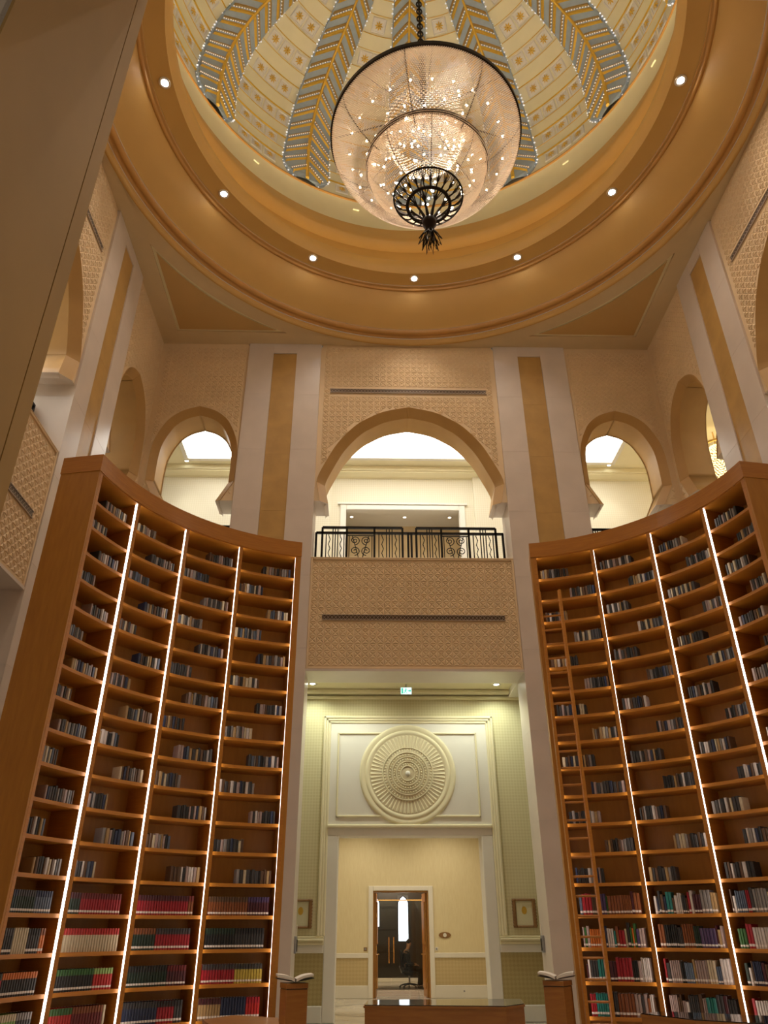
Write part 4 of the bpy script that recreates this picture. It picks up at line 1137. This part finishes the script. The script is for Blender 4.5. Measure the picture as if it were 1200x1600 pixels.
sh = thing('side_bookcase', 'orange wood bookcase along the far room wall beyond the doorway', 'bookcase', (.98, 28.3, 0))
MB().box(0, .06, -1.4, 1.6, 0, 2.6).build('side_panel', M_door, sh); MB().box(.35, .40, -1.4, 1.6, 0, 2.6).build('back_panel', M_door, sh)
for z in (.1, .5, .9, 1.3, 1.7, 2.1, 2.55): MB().box(.06, .35, -1.4, 1.6, z, z + .03).build('shelf', M_door, sh)
lamp('POINT', 'far_room_fill', thing('fill_lamp', 'added unseen warm fill lamp in the far room beyond the doorway', 'lamp', (.0, 26.0, 4.2)), (0, 0, -.35), 330, (1, .85, .65), .15)  # added out of view to brighten the far room
MB().lathe([(.001, -.12), (.12, -.10), (.18, -.03), (.18, 0)], 24).build('shade', M_warmdown, bpy.data.objects['fill_lamp'], True)
# glass double door with brass pulls
def glass_mat():
    m = bpy.data.materials.new('clear_glass'); m.use_nodes = True; nt = m.node_tree; out = nt.nodes['Material Output']
    t = nt.nodes.new('ShaderNodeBsdfTransparent'); t.inputs[0].default_value = (.90, .94, .92, 1); g = nt.nodes.new('ShaderNodeBsdfGlossy'); g.inputs['Roughness'].default_value = .03
    mx = nt.nodes.new('ShaderNodeMixShader'); f = nt.nodes.new('ShaderNodeFresnel'); f.inputs[0].default_value = 1.4
    nt.links.new(f.outputs[0], mx.inputs[0]); nt.links.new(t.outputs[0], mx.inputs[1]); nt.links.new(g.outputs[0], mx.inputs[2]); nt.links.new(mx.outputs[0], out.inputs[0]); return m
M_glass = glass_mat()
gd = thing('door_2', kind='structure', loc=(0, 27.0, 0))
for x0, x1, hx in ((-1.0, -.205, -.27), (-.195, .95, -.118)):
    lf = pb('glass_leaf', M_glass, x0, x1, -.006, .006, .02, 2.42, 0, gd)
    MB().tube([(hx, -.05, .70), (hx, -.05, 1.40)], .014, 8).build('pull_bar', M_brass, lf)
    for z in (.76, 1.34): MB().tube([(hx, 0, z), (hx, -.05, z)], .010, 6).build('pull_mount', M_brass, lf)
pb('door_header', M_brass, -1.0, .95, -.02, .02, 2.42, 2.45, 0, gd)

# ------------------------------------------------------------------ seated person on an office chair
CX, CY = .40, 27.75
oc = thing('office_chair', 'black swivel office chair with five star base in the far room', 'chair', (CX, CY, 0))
for k in range(5):
    a = 2 * pi * k / 5 + .3
    MB().tube([(0, 0, .12), (.18 * cos(a), .18 * sin(a), .10), (.31 * cos(a), .31 * sin(a), .065)], [.028, .022, .016], 6).build('base_arm', M_trouser, oc)
    MB().tube([(.31 * cos(a) - .02 * sin(a), .31 * sin(a) + .02 * cos(a), .03), (.31 * cos(a) + .02 * sin(a), .31 * sin(a) - .02 * cos(a), .03)], .03, 10).build('caster', M_trouser, oc)
MB().tube([(0, 0, .1), (0, 0, .40)], .028, 10).build('gas_column', M_grey, oc)
def pad(name, pts_w, m, t):  # rounded cushion from a scaled sphere
    cx, cy, cz, sx, sy, sz = pts_w; mb = MB(); nu, nv = 16, 10
    def se(c, e): return math.copysign(abs(c) ** e, c)
    for i in range(nv + 1):
        ph = -pi / 2 + pi * i / nv
        for j in range(nu):
            th = 2 * pi * j / nu; mb.v.append((cx + sx * se(cos(ph), .5) * se(cos(th), .5), cy + sy * se(cos(ph), .5) * se(sin(th), .5), cz + sz * se(sin(ph), .6)))
    for i in range(nv):
        for j in range(nu): mb.f.append((i * nu + j, i * nu + (j + 1) % nu, (i + 1) * nu + (j + 1) % nu, (i + 1) * nu + j)); mb.m.append(0)
    return mb.build(name, m, t, True)
pad('seat', (0, 0, .43, .24, .24, .045), M_trouser, oc); pad('backrest', (-.27, 0, .78, .035, .22, .26), M_shirt, oc)
MB().tube([(-.05, 0, .40), (-.25, 0, .42), (-.31, 0, .60)], .02, 6).build('back_bracket', M_grey, oc)
for s in (-1, 1): MB().tube([(-.02, s * .26, .42), (-.02, s * .28, .60), (-.14, s * .28, .64), (.16, s * .28, .64)], .016, 6).build('armrest', M_trouser, oc)
def skin_mesh(name, verts, edges, radii, m, parent=None, root=0, sub=2):
    me = bpy.data.meshes.new(name); me.from_pydata(verts, edges, [])
    bm = bmesh.new(); bm.from_mesh(me); lay = bm.verts.layers.skin.verify(); bm.verts.ensure_lookup_table()
    for i, v in enumerate(bm.verts):
        r = radii[i]; v[lay].radius = r if isinstance(r, tuple) else (r, r); v[lay].use_root = (i == root)
    bm.to_mesh(me); bm.free(); me.materials.append(m)
    o = bpy.data.objects.new(name, me); COL.objects.link(o); o.parent = parent
    o.modifiers.new('skin', 'SKIN').use_smooth_shade = True
    s_ = o.modifiers.new('sub', 'SUBSURF'); s_.levels = sub; s_.render_levels = sub
    return o
B = [(-.10, 0, .55), (-.12, 0, .72), (-.13, 0, .88), (-.12, 0, .98), (-.09, 0, 1.06), (-.05, 0, 1.12), (-.02, 0, 1.22), (-.01, 0, 1.30),
     (-.12, .17, .95), (-.08, .23, .72), (.14, .19, .66), (.22, .16, .66), (-.12, -.17, .95), (-.08, -.23, .72), (.14, -.19, .66), (.22, -.16, .66),
     (-.05, .10, .53), (.34, .12, .53), (.38, .12, .28), (.36, .12, .07), (.50, .12, .04), (-.05, -.10, .53), (.32, -.12, .53), (.30, -.12, .28), (.26, -.12, .07), (.40, -.12, .04)]
Ed = [(0, 1), (1, 2), (2, 3), (3, 4), (4, 5), (5, 6), (6, 7), (3, 8), (8, 9), (9, 10), (10, 11), (3, 12), (12, 13), (13, 14), (14, 15), (0, 16), (16, 17), (17, 18), (18, 19), (19, 20), (0, 21), (21, 22), (22, 23), (23, 24), (24, 25)]
Rr = [(.13, .15), (.12, .14), (.12, .15), (.09, .10), .055, .05, (.075, .09), .07, .06, .045, .035, .03, .06, .045, .035, .03, .085, .065, .05, .038, .03, .085, .065, .05, .038, .03]
person = skin_mesh('person', B, Ed, Rr, M_skin)
tag(person, 'seated person in dark jacket and black trousers on the office chair, side on', 'person'); person.location = (CX + .02, CY, -.02)
skin_mesh('jacket', [B[i] for i in (0, 1, 2, 3, 4, 8, 9, 10, 12, 13, 14)], [(0, 1), (1, 2), (2, 3), (3, 4), (3, 5), (5, 6), (6, 7), (3, 8), (8, 9), (9, 10)], [(.15, .17), (.14, .16), (.14, .17), (.11, .12), .07, .075, .058, .045, .075, .058, .045], M_shirt, person)
skin_mesh('shirt_collar', [(-.10, 0, 1.0), (-.08, 0, 1.05), (-.06, 0, 1.09)], [(0, 1), (1, 2)], [.09, .075, .065], M_collar, person)
skin_mesh('trousers', [B[i] for i in (0, 16, 17, 18, 19, 21, 22, 23, 24)], [(0, 1), (1, 2), (2, 3), (3, 4), (0, 5), (5, 6), (6, 7), (7, 8)], [(.15, .17), .10, .078, .06, .05, .10, .078, .06, .05], M_trouser, person)
for s, x in ((1, .36), (-1, .26)): skin_mesh('shoe', [(x - .04, s * .12, .05), (x + .06, s * .12, .045), (x + .17, s * .12, .04)], [(0, 1), (1, 2)], [.05, .045, .038], M_trouser, person)
skin_mesh('hair', [(-.06, 0, 1.22), (-.03, 0, 1.30), (.03, 0, 1.345)], [(0, 1), (1, 2)], [.085, .085, .06], M_hair, person)
for s in (-1, 1):
    hnd = []
    for f_ in range(4): MB().tube([(.22, s * .16 + (f_ - 1.5) * .016, .645), (.26, s * .16 + (f_ - 1.5) * .017, .640), (.285 - .006 * abs(f_ - 1), s * .16 + (f_ - 1.5) * .017, .62)], [.009, .008, .007], 5).build('finger', M_skin, person)
    MB().tube([(.20, s * .13, .65), (.235, s * .115, .645), (.255, s * .12, .64)], [.010, .009, .008], 5).build('thumb', M_skin, person)

# ------------------------------------------------------------------ furniture of the reading room
def ext_table(name, poly, h, label, cat, top_m, over=.02):
    cx = sum(p[0] for p in poly) / len(poly); cy = sum(p[1] for p in poly) / len(poly)
    t = thing(name, label, cat, (cx, cy, 0)); P = [(x - cx, y - cy) for x, y in poly]; n = len(P)
    def slab(nm, Q, z0, z1, m):
        mb = MB(); mb.add([(x, y, z0) for x, y in Q] + [(x, y, z1) for x, y in Q], [tuple(reversed(range(n))), tuple(range(n, 2 * n))] + [(i, (i + 1) % n, n + (i + 1) % n, n + i) for i in range(n)])
        return mb.build(nm, m, t)
    sc = lambda k: [(x * k, y * k) for x, y in P]
    slab('plinth', sc(.94), 0, .10, M_dark); slab('cabinet_body', sc(.985), .10, h - .03, M_desk); slab('top_frame', sc(1.0), h - .03, h - .008, M_desk); slab('glass_top', sc(.985), h - .008, h, top_m)
    return t
ext_table('display_table', [(-1.05, 9.55), (.455, 9.32), (.70, 9.6), (.78, 10.25), (-1.0, 10.22)], .90, 'low wooden display table with glossy dark top in the middle of the floor', 'table', M_glassblack)
ext_table('display_table', [(-2.50, 8.13), (-2.30, 7.5), (-1.75, 7.55), (-1.83, 8.26), (-2.28, 8.52)], .90, 'wooden display table at the foot of the left bookcase, mostly cut off', 'table', M_desk)
ext_table('display_table', [(1.593, 8.477), (1.883, 7.878), (2.45, 7.45), (2.72, 8.15), (1.889, 8.652)], .90, 'dark glass topped display table at the foot of the right bookcase', 'table', M_glassblack)
def pedestal(cx, cy, rz, label, blabel, dark):
    t = thing('book_pedestal', label, 'pedestal', (cx, cy, 0), rz)
    MB().bbox(-.145, .145, -.145, .145, 0, .93, .006).build('body', M_desk, t); MB().bbox(-.15, .15, -.15, .15, .94, 1.0, .006).build('top_slab', M_desk, t); MB().box(-.14, .14, -.14, .14, .93, .94).build('shadow_gap', M_dark, t)
    b = thing('open_book', blabel, 'book', (cx, cy, 1.012), rz * .5)
    for s in (-1, 1):
        a = radians(13)
        mb = MB(); n = 6; vs = []
        for i in range(n + 1):
            u = i / n; x = s * (.01 + .23 * u * cos(a)); z = .036 + .23 * u * sin(a) + .014 * sin(pi * u)
            vs += [(x, -.16, z), (x, .16, z), (x, -.16, z - .034 * (1 - .3 * u)), (x, .16, z - .034 * (1 - .3 * u))]
        fs = []
        for i in range(n):
            k = 4 * i; fs += [(k, k + 1, k + 5, k + 4), (k + 2, k + 6, k + 7, k + 3), (k, k + 4, k + 6, k + 2), (k + 1, k + 3, k + 7, k + 5)]
        fs.append((4 * n, 4 * n + 1, 4 * n + 3, 4 * n + 2)); mb.add(vs, fs); mb.build('page_block', M_page, b)
        mb = MB(); vs = [(0, -.17, .002), (0, .17, .002), (s * .25 * cos(a), .17, .25 * sin(a) - .012), (s * .25 * cos(a), -.17, .25 * sin(a) - .012)]
        mb.add(vs + [(x, y, z - .006 if z > .01 else 0) for x, y, z in vs], [(0, 1, 2, 3), (7, 6, 5, 4), (2, 6, 7, 3), (1, 5, 6, 2), (0, 3, 7, 4)]); mb.build('cover', dark, b)
    return t
pedestal(-1.96, 11.58, radians(21), 'square wooden pedestal at the far end of the left bookcase', 'open book with dark cover lying on the left pedestal', BM['black'])
pedestal(1.57, 11.83, radians(-36), 'square wooden pedestal at the far end of the right bookcase', 'open book with pale pages lying on the right pedestal', BM['brown'])
